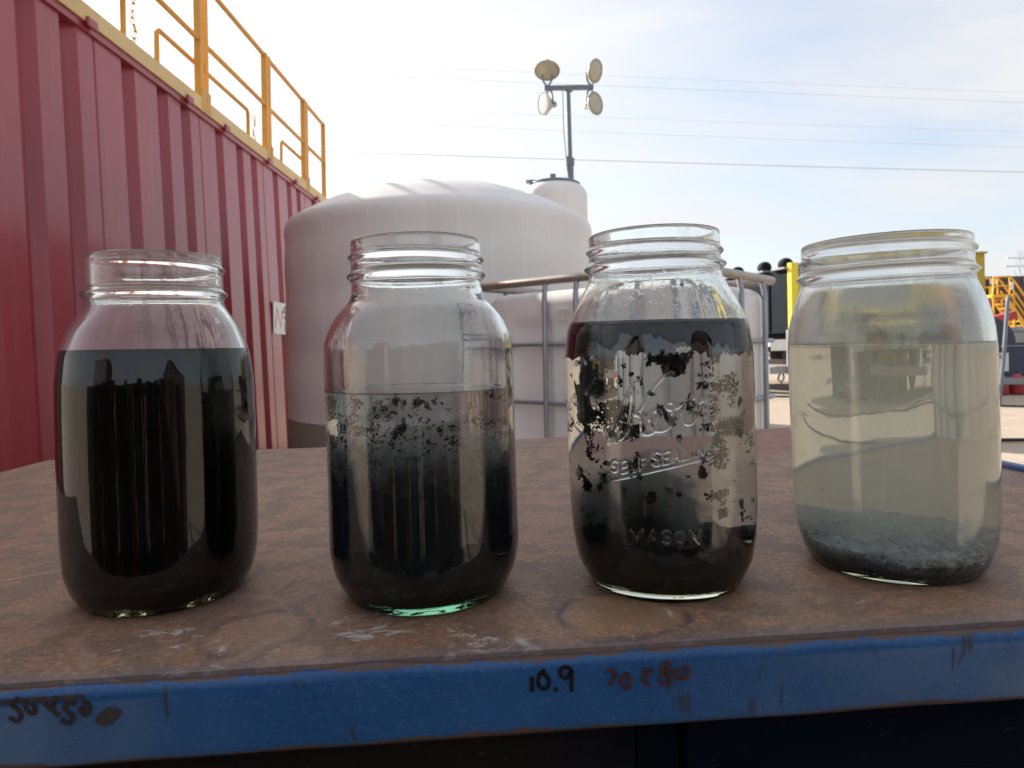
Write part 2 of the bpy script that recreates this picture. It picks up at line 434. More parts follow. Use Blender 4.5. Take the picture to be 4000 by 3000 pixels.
def mat_blue():
    t = NT('worn_blue_paint'); v = t.coord(); x = t.sep(v)
    n1 = t.noise(v, 9, 5, 0.6); n2 = t.noise(v, 60, 5, 0.65); n3 = t.noise(t.map(v, (1, 1, 0.25)), 120, 4, 0.6); n5 = t.noise(v, 600, 2, 0.5)
    c = t.mix(t.ramp(n1, 0.35, 0.65), (0.006, 0.055, 0.17), (0.014, 0.085, 0.235))
    # chalky bloom, paler to the right and far left as painted-in brighter light
    ch = t.math('MAXIMUM', t.math('MULTIPLY_ADD', x[0], 6.0, -0.22, clamp=True), t.math('MULTIPLY_ADD', x[0], -9.0, -1.0, clamp=True))
    ch = t.math('MULTIPLY', ch, t.ramp(t.noise(v, 24, 5, 0.6), 0.25, 0.6))
    band = t.math('MULTIPLY_ADD', x[2], -1 / 0.001, -7.2, clamp=True)
    ch = t.math('MULTIPLY', ch, band)
    c = t.mix(t.math('MULTIPLY', ch, 0.85), c, (0.11, 0.165, 0.25))
    c = t.mix(t.math('MULTIPLY', t.ramp(n2, 0.60, 0.75), 0.4), c, (0.05, 0.07, 0.12))
    c = t.mix(t.math('MULTIPLY', t.ramp(n5, 0.55, 0.8), 0.35), c, (0.11, 0.17, 0.27))
    # rust creeping from the upper and the lower edge
    nn = t.math('MULTIPLY', t.math('ADD', t.math('MULTIPLY', n2, 0.5), t.math('MULTIPLY', n1, 0.8)), 0.0082)
    gap = t.ramp(t.noise(t.map(v, (1, 0.02, 0.02)), 6, 2, 0.5), 0.35, 0.6)
    top = t.math('GREATER_THAN', x[2], t.math('SUBTRACT', 0.0021, nn))
    low = t.math('LESS_THAN', x[2], t.math('ADD', -0.0390, t.math('ADD', t.math('MULTIPLY', nn, 1.15), t.math('MULTIPLY', gap, 0.0046))))
    rust = t.mix(n2, (0.045, 0.024, 0.018), (0.135, 0.068, 0.036))
    spots = t.ramp(t.math('ADD', n3, t.math('MULTIPLY', n1, 0.3)), 0.80, 0.86)
    c = t.mix(t.math('MULTIPLY', spots, 0.8), c, (0.03, 0.035, 0.045))
    c = t.mix(t.math('MULTIPLY', top, 0.9), c, rust)
    c = t.mix(t.math('MULTIPLY', low, 0.9), c, rust)
    return t.done(t.pbsdf(c, t.math('MULTIPLY_ADD', n2, 0.25, 0.38), 0, 0.45, t.bump(t.math('ADD', n2, n5), 0.25, 0.0006)))
M['blue'] = mat_blue()
def mat_panel():
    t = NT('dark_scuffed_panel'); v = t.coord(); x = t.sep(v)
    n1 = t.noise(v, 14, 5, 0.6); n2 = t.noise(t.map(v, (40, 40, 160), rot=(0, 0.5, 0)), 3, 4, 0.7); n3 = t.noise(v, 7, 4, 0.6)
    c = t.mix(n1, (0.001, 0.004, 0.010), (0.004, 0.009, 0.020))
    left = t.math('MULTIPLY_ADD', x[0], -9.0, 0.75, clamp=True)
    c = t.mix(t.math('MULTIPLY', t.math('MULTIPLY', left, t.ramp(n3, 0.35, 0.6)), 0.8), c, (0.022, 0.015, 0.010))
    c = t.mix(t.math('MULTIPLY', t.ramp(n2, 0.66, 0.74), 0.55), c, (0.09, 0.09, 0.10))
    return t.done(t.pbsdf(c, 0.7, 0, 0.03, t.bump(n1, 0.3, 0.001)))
M['panel'] = mat_panel()
M['blue_rail'] = painted('scraped_blue_paint', (0.05, 0.13, 0.30), 0.5, 0.3, 30, (0.20, 0.13, 0.09), 0.9)
M['wire'] = painted('hazed_pale_wire', (0.50, 0.56, 0.64), 0.5, 0.1, 1)  # pale blue-grey, the faint look of distant haze put into the colour
def flat(name, col, rough=0.6, spec=0.4, sc=300):
    t = NT(name); v = t.coord(); n = t.noise(v, sc, 4, 0.6)
    c = t.mix(t.ramp(n, 0.35, 0.7), tuple(q * 0.6 for q in col), col)
    return t.done(t.pbsdf(c, rough, 0, spec))
M['ink_black'] = flat('black_marker', (0.006, 0.006, 0.008), 0.45)
M['ink_red'] = flat('faded_red_brown_marker', (0.085, 0.027, 0.024))
M['ink_brown'] = flat('brown_marker', (0.040, 0.022, 0.022))
M['smudge'] = flat('brown_smudge', (0.060, 0.048, 0.050), 0.7, 0.3, 500)
M['wood_dark'] = painted('dark_stand_in_boards', (0.026, 0.019, 0.014), 0.65, 0.4, 1.0, (0.16, 0.085, 0.035), 0.55)
M['wood_brown'] = painted('brown_stand_in_boards', (0.13, 0.070, 0.026), 0.65, 0.4, 1.0, (0.03, 0.02, 0.015), 0.5)
# ------------------------------------------------------------------ ground
g = MB()
gx = [-600, -200, -60, -30] + [i * 2.0 for i in range(-10, 31)] + [90, 200, 600]
gy = [-300, -100, -30] + [i * 2.0 for i in range(-5, 31)] + [90, 200, 500, 1200]
vs = []
for yy in gy:
    for xx in gx:
        sm = lambda e0, e1, q: (lambda t: t * t * (3 - 2 * t))(min(1, max(0, (q - e0) / (e1 - e0))))
        z = -0.40 * sm(-0.4, -1.9, xx) * sm(1.5, 4.0, yy) * sm(-16, -8, xx) * sm(20, 12, yy)
        if abs(xx) < 60 and abs(yy) < 60:
            z += 0.03 * (mnoise.noise(Vector((xx * 0.21, yy * 0.21, 0.3))) - 0.4)
        vs.append((xx, yy, z - 0.012))
nx = len(gx)
g.add(vs, [(j * nx + i, j * nx + i + 1, (j + 1) * nx + i + 1, (j + 1) * nx + i) for j in range(len(gy) - 1) for i in range(nx - 1)], True)
g.build('ground', M['ground'], kind='structure')

# ------------------------------------------------------------------ table
TAU = 0.016                                  # the table leans a little, its right end is up
tx, tz = Vector((math.cos(TAU), 0, math.sin(TAU))), Vector((-math.sin(TAU), 0, math.cos(TAU)))
TILT = Matrix((tx, (0, 1, 0), tz)).transposed()
TORG = Vector((0, 0, CAM_Z)) - tz * 0.119
def on_table(x, y, z=0.0):
    return TORG + TILT @ Vector((x, y, z))
table = empty('work_table', on_table(0.01, 0.27), TILT @ Matrix.Rotation(math.radians(3.81), 3, 'Z'),
              'blue steel work table with a rusty brown plate top', 'table')
X0, X1, DY = -0.547, 0.437, 0.622
# top plate: slightly dished, ragged front edge
p = MB()
n_x, n_y = 90, 36
top = []
for j in range(n_y + 1):
    for i in range(n_x + 1):
        u, v = i / n_x, j / n_y
        xx, yy = X0 + (X1 - X0) * u, DY * v
        if j == 0: yy += 0.0006 * mnoise.noise(Vector((xx * 40, 0, 2))) + 0.0005 * mnoise.noise(Vector((xx * 160, 1, 2)))
        if i == 0: xx += 0.0012 * mnoise.noise(Vector((yy * 30, 3, 2)))
        zz = 0.0006 * mnoise.noise(Vector((xx * 7, yy * 7, 1)))
        if abs(v - 0.1) < 0.14: zz *= 0.2
        if j == n_y: zz += 0.0012 * mnoise.noise(Vector((xx * 14, 5, 2)))
        if j == 0: zz -= 0.0008
        if i == 0 and j == n_y: xx += 0.02; yy -= 0.004
        top.append((xx, yy, zz))
W = n_x + 1
fs = [(j * W + i, j * W + i + 1, (j + 1) * W + i + 1, (j + 1) * W + i) for j in range(n_y) for i in range(n_x)]
p.add(top, fs, True)
border = [i for i in range(W)] + [j * W + n_x for j in range(1, n_y + 1)] + [n_y * W + i for i in range(n_x - 1, -1, -1)] + [j * W for j in range(n_y - 1, 0, -1)]
bv = [top[i] for i in border]; nb = len(bv)
p.add(bv + [(a, b, c - 0.005) for a, b, c in bv], [(k, nb + k, nb + (k + 1) % nb, (k + 1) % nb) for k in range(nb)])
p.build('top_plate', M['plate'], table)
# front rail: rolled angle with a rounded top edge and a rounded lower lip
def rail_section(h=0.0318):
    pts = [(0.006, -0.0032), (0.0015, -0.0028), (-0.0010, -0.0027), (-0.0026, -0.0033), (-0.0036, -0.0046), (-0.0040, -0.0064), (-0.0040, -0.012), (-0.0040, -0.020), (-0.0040, -h + 0.004), (-0.0038, -h + 0.0015), (-0.0030, -h), (-0.0010, -h), (0.0005, -h + 0.001), (0.0010, -0.008), (0.006, -0.008)]
    return pts
p = MB()
sec = rail_section(); ns = len(sec)
xs = np.linspace(X0 - 0.004, X1 + 0.004, 160)
vs = []
for xx in xs:
    for k, (yy, zz) in enumerate(sec):
        d = 0.0003 * mnoise.noise(Vector((xx * 24, k * 0.4, 7)))
        vs.append((xx, yy + d, zz + d * 0.8 + (0.0016 * max(0, 1 - abs(xx + 0.066) / 0.022) if k < 4 and abs(xx + 0.066) < 0.022 else 0)))
p.add(vs, [(i * ns + k, (i + 1) * ns + k, (i + 1) * ns + (k + 1) % ns, i * ns + (k + 1) % ns) for i in range(len(xs) - 1) for k in range(ns)], True)
p.add(vs[:ns], [tuple(range(ns))]); p.add(vs[-ns:], [tuple(range(ns))])
p.build('front_rail', M['blue'], table)
# right rail stands a little above the plate at the back, left and back rails lie below it
MB().box((X1 + 0.006, DY / 2 + 0.003, -0.0125), (0.010, DY + 0.006, 0.034), bev=0.002).build('side_rail', M['blue_rail'], table)
MB().box((X0 - 0.0045, DY / 2, -0.0215), (0.006, DY + 0.004, 0.032), bev=0.0015).build('side_rail', M['blue'], table)
MB().box(((X0 + X1) / 2, DY + 0.005, -0.0215), (X1 - X0, 0.006, 0.032), bev=0.0015).build('back_rail', M['blue'], table)
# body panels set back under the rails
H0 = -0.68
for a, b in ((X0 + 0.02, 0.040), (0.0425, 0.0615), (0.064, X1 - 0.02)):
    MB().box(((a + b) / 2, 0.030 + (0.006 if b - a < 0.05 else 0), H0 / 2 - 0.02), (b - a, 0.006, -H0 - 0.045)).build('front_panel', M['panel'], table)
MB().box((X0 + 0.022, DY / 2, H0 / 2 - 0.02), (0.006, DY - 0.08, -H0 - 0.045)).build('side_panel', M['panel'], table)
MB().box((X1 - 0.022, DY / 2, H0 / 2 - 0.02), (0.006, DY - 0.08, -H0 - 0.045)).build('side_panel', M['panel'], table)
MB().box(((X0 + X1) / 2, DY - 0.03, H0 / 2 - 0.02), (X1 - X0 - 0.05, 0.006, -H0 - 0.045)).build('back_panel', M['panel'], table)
for a in (X0 + 0.05, X1 - 0.05):
    for b in (0.07, DY - 0.07):
        MB().box((a, b, -0.6925), (0.05, 0.05, 0.085)).build('leg', M['blue'], table)
WR = {"black":[[[-6.9,-9.4],[-6.8,-14.3]],[[-2.0,-6.8],[-3.4,-7.8],[-4.2,-9.4],[-4.5,-11.2],[-4.0,-13.0],[-2.6,-13.9],[-0.9,-13.6],[-0.2,-11.8],[-0.6,-9.6],[-2.0,-8.3],[-2.9,-7.9]],[[2.2,-14.4],[2.7,-14.5]],[[8.7,-8.6],[8.2,-6.8],[6.4,-5.9],[4.6,-6.9],[4.5,-8.9],[6.3,-10.4],[7.8,-9.3],[8.8,-7.3],[8.6,-11.0],[8.7,-15.3]]],"red":[[[22.8,-8.6],[24.9,-8.6],[25.9,-9.2],[25.7,-11.3],[23.6,-14.1]],[[30.7,-10.2],[31.6,-12.5],[31.6,-15.7],[29.8,-15.7],[28.2,-13.3],[28.1,-11.9],[29.6,-10.9],[30.9,-10.4]],[[37.4,-8.6],[37.5,-11.0],[37.7,-13.6],[39.4,-15.3]],[[40.4,-8.8],[39.6,-10.6],[37.7,-11.8]],[[46.8,-6.3],[47.8,-8.4],[47.0,-10.2],[44.9,-11.7],[44.1,-13.3],[45.4,-15.2],[47.4,-15.1],[48.1,-13.2],[46.6,-11.2],[44.2,-9.6],[45.0,-8.2],[46.7,-7.8]],[[53.4,-8.7],[54.9,-9.6],[54.9,-12.1],[52.9,-13.5],[50.9,-12.4],[49.5,-10.5],[51.5,-9.8]]],"brown":[[[-198.1,-4.5],[-199.4,-6.1],[-200.2,-7.2],[-198.4,-8.4],[-197.2,-10.1],[-197.4,-12.3],[-198.6,-13.0],[-200.9,-11.6]],[[-195.1,-5.8],[-195.4,-7.8],[-194.2,-9.9],[-192.5,-10.6],[-191.9,-9.1],[-192.8,-7.0]],[[-188.3,-7.1],[-186.2,-9.3],[-183.7,-11.7]],[[-185.2,-6.4],[-185.8,-8.6]],[[-177.6,-7.8],[-179.3,-7.4],[-181.0,-7.8],[-181.3,-9.4],[-179.8,-11.1],[-178.6,-12.5],[-179.3,-14.5],[-181.0,-14.7],[-182.3,-13.6]],[[-174.5,-7.5],[-173.0,-7.9],[-172.5,-10.2],[-173.2,-12.0],[-174.5,-12.1],[-175.7,-10.4],[-175.5,-9.6],[-174.4,-9.4]]]}
for key, mat, lab, w in (('black', 'ink_black', 'black marker figures 10.9', 0.0016), ('red', 'ink_red', 'faded red brown marker figures 70x80', 0.0015), ('brown', 'ink_brown', 'dark brown marker figures 50x50', 0.0016)):
    p = MB()
    for k, s in enumerate(WR[key]):
        p.ribbon(smooth_line([(a / 1000, -0.00415 - 0.00006 * k, b / 1000) for a, b in s], 5), w, (0, -1, 0), 0.0003)
    p.build('marker_writing', M[mat], table, lab)
p = MB()
p.ribbon(smooth_line([(x, -0.0042, z) for x, z in ((-0.2045, -0.0058), (-0.198, -0.0056), (-0.190, -0.0056), (-0.182, -0.0056), (-0.1752, -0.0056))]), 0.0021, (0, -1, 0), 0.0002)
p.build('paint_smear', M['smudge'], table)
p = MB()
vs = []
for k in range(22):
    a = 2 * math.pi * k / 22
    ca, sa = math.cos(a) * 0.0049, math.sin(a) * 0.0030
    rr = 1 + 0.16 * mnoise.noise(Vector((math.cos(a) * 1.4, math.sin(a) * 1.4, 4)))
    vs.append((-0.1661 + (ca * 0.86 - sa * 0.5) * rr, -0.0045, -0.0135 + (ca * 0.42 + sa * 0.86) * rr))
n = len(vs)
p.add(vs + [(a, b + 0.0004, c) for a, b, c in vs], [tuple(range(n))] + [(k, (k + 1) % n, n + (k + 1) % n, n + k) for k in range(n)])
p.build('paint_blot', M['smudge'], table)

# ------------------------------------------------------------------ glass and contents
def mat_glass(name, tint=(0.985, 0.995, 0.985), rough=0.0):
    t = NT(name); v = t.coord()
    gl = t.n('ShaderNodeBsdfGlass'); gl.inputs['IOR'].default_value = 1.5
    gl.inputs['Color'].default_value = (*tint, 1); gl.inputs['Roughness'].default_value = rough
    b = t.bump(t.noise(t.map(v, (1, 1, 0.3)), 60, 3, 0.5), 0.12, 0.001)
    t.l(b, gl.inputs['Normal'])
    return t.done(gl.outputs[0])
def mat_residue(name, amount, col=(0.80, 0.79, 0.74), drops=0.0, streak=0.35, base=0.0):
    """inside of the glass above the liquid: dried film, streaks and droplets"""
    t = NT(name); v = t.coord()
    n1 = t.noise(t.map(v, (1, 1, streak)), 55, 6, 0.65); n2 = t.noise(v, 18, 4, 0.6)
    n3 = t.noise(v, 330, 3, 0.6)
    f = t.ramp(t.math('ADD', t.math('MULTIPLY', n1, 0.65), t.math('MULTIPLY', n2, 0.35)), 0.36, 0.72)
    f = t.math('MULTIPLY_ADD', f, amount, base, clamp=True)
    gl = t.n('ShaderNodeBsdfGlass'); gl.inputs['IOR'].default_value = 1.5
    gl.inputs['Color'].default_value = (0.98, 0.99, 0.98, 1)
    t.set(gl.inputs['Roughness'], t.math('MULTIPLY', f, 0.5))
    h = t.math('ADD', t.math('MULTIPLY', n1, 0.15), t.math('MULTIPLY', t.ramp(n3, 0.6, 0.75), drops * 0.6))
    b = t.bump(h, 0.12, 0.0010); t.l(b, gl.inputs['Normal'])
    tr = t.n('ShaderNodeBsdfTranslucent'); tr.inputs['Color'].default_value = (*col, 1)
    di = t.n('ShaderNodeBsdfDiffuse'); di.inputs['Color'].default_value = (*col, 1)
    m1 = t.n('ShaderNodeMixShader'); m1.inputs[0].default_value = 0.4
    t.l(tr.outputs[0], m1.inputs[1]); t.l(di.outputs[0], m1.inputs[2])
    m2 = t.n('ShaderNodeMixShader'); t.set(m2.inputs[0], f)
    t.l(gl.outputs[0], m2.inputs[1]); t.l(m1.outputs[0], m2.inputs[2])
    return t.done(m2.outputs[0])
def mat_water(name, tint, vol_col, density, absorb=(0.5, 0.5, 0.45), aniso=0.2, absf=0.35):
    t = NT(name)
    gl = t.n('ShaderNodeBsdfGlass'); gl.inputs['IOR'].default_value = 1.333
    gl.inputs['Color'].default_value = (*tint, 1); gl.inputs['Roughness'].default_value = 0.0
    sc = t.n('ShaderNodeVolumeScatter'); sc.inputs['Color'].default_value = (*vol_col, 1)
    sc.inputs['Density'].default_value = density; sc.inputs['Anisotropy'].default_value = aniso
    ab = t.n('ShaderNodeVolumeAbsorption'); ab.inputs['Color'].default_value = (*absorb, 1); ab.inputs['Density'].default_value = density * absf
    ad = t.n('ShaderNodeAddShader'); t.l(sc.outputs[0], ad.inputs[0]); t.l(ab.outputs[0], ad.inputs[1])
    return t.done(gl.outputs[0], ad.outputs[0])
def mat_sludge(name, a, b, scale=120, rough=0.8, spec=0.2, pale=None):
    t = NT(name); v = t.coord(); n1 = t.noise(v, scale, 6, 0.7); n2 = t.noise(v, scale * 3.3, 4, 0.7)
    c = t.mix(t.ramp(n1, 0.35, 0.68), a, b)
    if pale is not None:
        c = t.mix(t.math('MULTIPLY', t.ramp(n2, 0.5, 0.72), t.ramp(t.noise(v, scale * 0.4, 4, 0.6), 0.42, 0.62)), c, pale)
    return t.done(t.pbsdf(c, rough, 0, spec, t.bump(n1, 0.6, 0.002)))
M['glass'] = mat_glass('clear_glass')
M['glass_green'] = mat_glass('greenish_glass', (0.986, 0.996, 0.990))
M['glass_base'] = mat_glass('thick_base_glass', (0.93, 0.94, 0.87))
M['glass_base_green'] = mat_glass('thick_green_base_glass', (0.80, 0.94, 0.86))
M['film_light'] = mat_residue('light_dried_film', 0.13, (0.84, 0.80, 0.80), 0.4, base=0.015)
M['film_clear'] = mat_residue('faint_dried_film', 0.08, (0.86, 0.86, 0.88), 0.2, base=0.012)
M['film_wet'] = mat_residue('wet_beaded_film', 0.14, (0.88, 0.89, 0.92), 0.9, base=0.02)
M['film_heavy'] = mat_residue('cloudy_dried_film', 0.30, (0.92, 0.905, 0.84), 0.4, base=0.09)
M['black_liquid'] = NT('black_sludge_water')
_t = M['black_liquid']; M['black_liquid'] = _t.done(_t.pbsdf((0.0035, 0.0035, 0.004), 0.12, 0, 0.12))
M['water_murky'] = mat_water('murky_grey_water', (0.97, 0.98, 0.97), (0.62, 0.63, 0.58), 15.0, (0.45, 0.47, 0.42))
M['water_clear'] = mat_water('clear_water', (0.98, 0.985, 0.97), (0.70, 0.68, 0.60), 3.5, (0.6, 0.58, 0.5))
def mat_cloudy(name, kind):
    """water with a cloud of fine black floc in it: thick below, thinning upwards in wisps; coordinates in metres inside the jar"""
    t = NT(name); v = t.coord(); x = t.sep(v)
    gl = t.n('ShaderNodeBsdfGlass'); gl.inputs['IOR'].default_value = 1.333
    gl.inputs['Color'].default_value = (0.98, 0.985, 0.98, 1); gl.inputs['Roughness'].default_value = 0.0
    n1 = t.noise(v, 95, 6, 0.66, 0.4); n2 = t.noise(v, 240, 3, 0.6)
    nn = t.math('ADD', t.math('MULTIPLY', n1, 0.75), t.math('MULTIPLY', n2, 0.25))
    if kind == 'settling':
        h = t.math('ADD', t.math('MULTIPLY_ADD', x[2], -1 / 0.020, 0.0735 / 0.020), t.math('MULTIPLY_ADD', nn, 5.0, -2.5))
        wisp = t.math('MULTIPLY', t.ramp(nn, 0.51, 0.62), 60.0)
        base = 2.0
        thick = 1600.0
    else:
        # a smoky plume left of the middle over a low layer
        dx = t.math('MULTIPLY_ADD', x[0], 1 / 0.016, 0.45); dz = t.math('MULTIPLY_ADD', x[2], 1 / 0.022, -0.030 / 0.022)
        d2 = t.math('SQRT', t.math('ADD', t.math('MULTIPLY', dx, dx), t.math('MULTIPLY', dz, dz)))
        pl = t.math('SUBTRACT', 1.35, d2)
        lo = t.math('ADD', t.math('MULTIPLY_ADD', x[2], -1 / 0.012, 0.029 / 0.012), t.math('MULTIPLY', x[0], -28.0))
        h = t.math('ADD', t.math('MAXIMUM', pl, lo), t.math('MULTIPLY_ADD', nn, 3.4, -1.75))
        wisp = t.math('MULTIPLY', t.ramp(nn, 0.56, 0.72), 14.0)
        base = 3.0
        thick = 1500.0
    hh = t.math('MULTIPLY', h, 1.0, clamp=True)
    dens = t.math('ADD', t.math('MULTIPLY', t.math('MULTIPLY', hh, hh), thick), t.math('ADD', wisp, base))
    sc = t.n('ShaderNodeVolumeScatter'); t.l(t.mix(hh, (0.56, 0.55, 0.54), (0.080, 0.105, 0.135)), sc.inputs['Color'])
    t.l(dens, sc.inputs['Density']); sc.inputs['Anisotropy'].default_value = 0.2
    ab = t.n('ShaderNodeVolumeAbsorption'); ab.inputs['Color'].default_value = (0.30, 0.31, 0.31, 1)
    t.set(ab.inputs['Density'], t.math('MULTIPLY', dens, 0.6))
    ad = t.n('ShaderNodeAddShader'); t.l(sc.outputs[0], ad.inputs[0]); t.l(ab.outputs[0], ad.inputs[1])
    return t.done(gl.outputs[0], ad.outputs[0])
M['water_settling'] = mat_cloudy('grey_water_with_settling_cloud', 'settling')
M['water_plume'] = mat_cloudy('clear_water_with_smoky_plume', 'plume')
M['water_yellow'] = mat_water('cloudy_yellow_water', (0.995, 0.99, 0.93), (0.998, 0.980, 0.86), 15.0, (0.90, 0.87, 0.45), 0.55, 0.07)
M['sludge'] = mat_sludge('dark_settled_sludge', (0.004, 0.0055, 0.006), (0.014, 0.018, 0.019), 130)
M['floc'] = mat_sludge('dark_floc', (0.004, 0.005, 0.005), (0.026, 0.029, 0.029), 240)
M['floc_soft'] = mat_sludge('soft_grey_floc', (0.014, 0.018, 0.021), (0.045, 0.055, 0.062), 240)
M['bed'] = mat_sludge('blue_grey_sediment', (0.09, 0.12, 0.17), (0.44, 0.53, 0.66), 95, 0.8, 0.2, (0.88, 0.90, 0.93))

def np_mesh(name, V, F, mats, fmat=None, parent=None, smooth=True):
    """V (n,3), F (m,4) or (m,3)"""
    me = bpy.data.meshes.new(name)
    k = F.shape[1]
    me.vertices.add(len(V)); me.vertices.foreach_set('co', np.ascontiguousarray(V, dtype=np.float32).ravel())
    me.loops.add(F.size); me.loops.foreach_set('vertex_index', np.ascontiguousarray(F, dtype=np.int32).ravel())
    me.polygons.add(len(F))
    me.polygons.foreach_set('loop_start', np.arange(0, F.size, k, dtype=np.int32))
    me.polygons.foreach_set('loop_total', np.full(len(F), k, dtype=np.int32))
    me.polygons.foreach_set('use_smooth', np.full(len(F), smooth))
    for m in mats: me.materials.append(m)
    if fmat is not None: me.polygons.foreach_set('material_index', fmat.astype(np.int32))
    me.update(calc_edges=True); me.validate()
    o = bpy.data.objects.new(name, me)
    return link(o, parent)

def spun(name, P, phi, disp, mats, rowmat, parent, zfun=None):
    """closed profile P (r,z in mm, axis to axis) spun over the columns phi; disp(row,phi) is added to r"""
    n, m = len(P), len(phi)
    r = P[:, 0][:, None] + (disp if disp is not None else 0)
    r = np.maximum(r, 0)
    z = np.repeat(P[:, 1][:, None], m, 1)
    if zfun is not None: z = z + zfun(r * np.sin(phi)[None, :], r * -np.cos(phi)[None, :], P)
    V = np.stack([r * np.sin(phi)[None, :], -r * np.cos(phi)[None, :], z], -1).reshape(-1, 3) / 1000.0
    i, k = np.meshgrid(np.arange(n - 1), np.arange(m), indexing='ij')
    k2 = (k + 1) % m
    F = np.stack([i * m + k, i * m + k2, (i + 1) * m + k2, (i + 1) * m + k], -1).reshape(-1, 4)
    fm = np.repeat(np.asarray(rowmat)[:-1], m) if rowmat is not None else None
    return np_mesh(name, V, F, mats, fm, parent)

def wavy(phi, z, seed, amp):
    rg = np.random.RandomState(seed)
    d = np.zeros((len(z), len(phi)))
    for k in range(14):
        kk = rg.randint(1, 9); w = rg.uniform(-0.10, 0.10); ph = rg.uniform(0, 6.28)
        d += np.sin(kk * phi[None, :] + w * z[:, None] + ph) * rg.uniform(0.3, 1.0) / (1 + 0.45 * kk)
    for k in range(8):     # fine vertical drawing lines of the mould
        kk = rg.randint(14, 40); ph = rg.uniform(0, 6.28)
        d += 0.05 * np.sin(kk * phi[None, :] + 0.01 * z[:, None] + ph)
    return d * amp

EMB = [[[-25.66,79.7],[-25.08,77.96],[-23.46,76.29],[-21.25,75.37],[-18.69,75.68],[-16.56,76.83],[-14.62,79.34],[-13.43,82.15],[-12.41,85.64],[-11.73,90.16],[-11.15,94.66],[-11.01,98.81],[-11.32,100.19],[-12.32,98.81],[-14.07,95.34],[-16.45,90.44],[-18.92,85.13],[-21.47,80.11],[-23.24,76.48],[-23.96,74.14]],[[6.75,105.33],[4.73,105.22],[2.34,103.75],[-0.41,101.08],[-3.22,97.36],[-5.0,94.64],[-6.45,91.9],[-8.26,89.14],[-9.68,88.27],[-11.46,87.46],[-9.36,87.24],[-8.0,86.39],[-7.38,84.33],[-7.47,81.57],[-7.2,79.51],[-5.86,78.67],[-3.81,79.03],[-1.75,80.4],[-0.35,82.27],[1.08,85.33],[1.0,88.07],[-0.46,89.28],[-2.15,88.79],[-3.57,86.4],[-3.66,83.66],[-2.73,81.26],[-1.09,80.22],[1.25,80.21],[3.62,81.2],[5.37,83.55],[6.13,86.26],[6.28,88.98],[6.63,91.36],[5.5,92.75],[3.97,92.11],[3.75,90.41],[5.06,89.52],[6.58,90.0],[8.29,90.46],[10.02,91.6],[11.22,91.56],[10.81,89.53],[10.38,86.81],[10.64,84.42],[11.79,83.02],[13.88,82.93],[15.52,84.56],[16.51,87.25],[16.99,90.64],[17.25,93.02],[16.22,94.43],[14.42,93.82],[14.19,92.12],[15.58,91.38],[17.76,91.97],[19.64,93.07],[21.54,93.49],[22.06,92.1],[21.21,89.75],[20.93,87.36],[21.62,85.27],[23.52,84.47],[25.35,85.21],[26.44,86.86]],[[-22.75,57.1],[-16.07,58.9],[-0.98,62.95],[12.61,65.94],[21.72,67.46],[23.71,68.51],[24.14,69.5]],[[-19.63,65.82],[-20.43,66.38],[-21.56,66.1],[-22.3,65.15],[-22.34,64.12],[-21.37,63.71],[-20.26,63.48],[-19.74,62.76],[-20.2,61.53],[-21.47,61.05],[-22.58,61.52]],[[-14.69,66.73],[-17.51,66.04],[-17.69,60.79],[-14.87,61.5]],[[-17.6,63.41],[-15.34,63.98]],[[-12.88,66.68],[-13.05,61.65],[-10.72,62.22]],[[-6.82,68.03],[-8.9,67.55],[-9.07,62.72]],[[-8.98,65.14],[-7.32,65.52]],[[0.26,70.25],[-0.67,70.95],[-1.95,70.68],[-2.78,69.61],[-2.82,68.42],[-1.72,67.87],[-0.46,67.54],[0.15,66.66],[-0.38,65.24],[-1.82,64.76],[-3.08,65.38]],[[4.13,71.22],[1.51,70.72],[1.34,65.42],[3.96,65.94]],[[1.43,68.07],[3.52,68.48]],[[5.38,66.36],[7.12,71.92],[8.53,66.92]],[[6.07,68.32],[7.96,68.66]],[[9.84,72.57],[9.66,67.29],[12.67,67.77]],[[14.73,73.35],[14.56,68.41]],[[16.11,68.56],[16.29,73.67],[19.14,68.95],[19.33,74.06]],[[24.31,73.96],[23.11,74.61],[21.87,73.97],[21.2,71.85],[21.72,69.87],[22.91,69.48],[24.18,70.37],[24.23,71.91],[23.0,71.79]],[[-14.68,29.2],[-14.18,34.9],[-11.61,30.74],[-8.81,35.53],[-8.7,29.96]],[[-6.65,29.75],[-4.12,35.53],[-1.97,30.14]],[[-5.64,31.79],[-2.84,32.02]],[[3.58,34.71],[2.59,35.53],[1.23,35.47],[0.35,34.57],[0.31,33.42],[1.48,32.73],[2.82,32.22],[3.47,31.27],[2.92,29.99],[1.38,29.75],[0.05,30.54]],[[7.62,35.07],[6.3,34.29],[5.92,32.49],[6.18,30.71],[7.45,29.96],[8.78,30.74],[9.16,32.53],[8.89,34.31],[7.62,35.07]],[[11.85,29.96],[12.03,35.47],[16.38,29.82],[16.57,35.34]]]
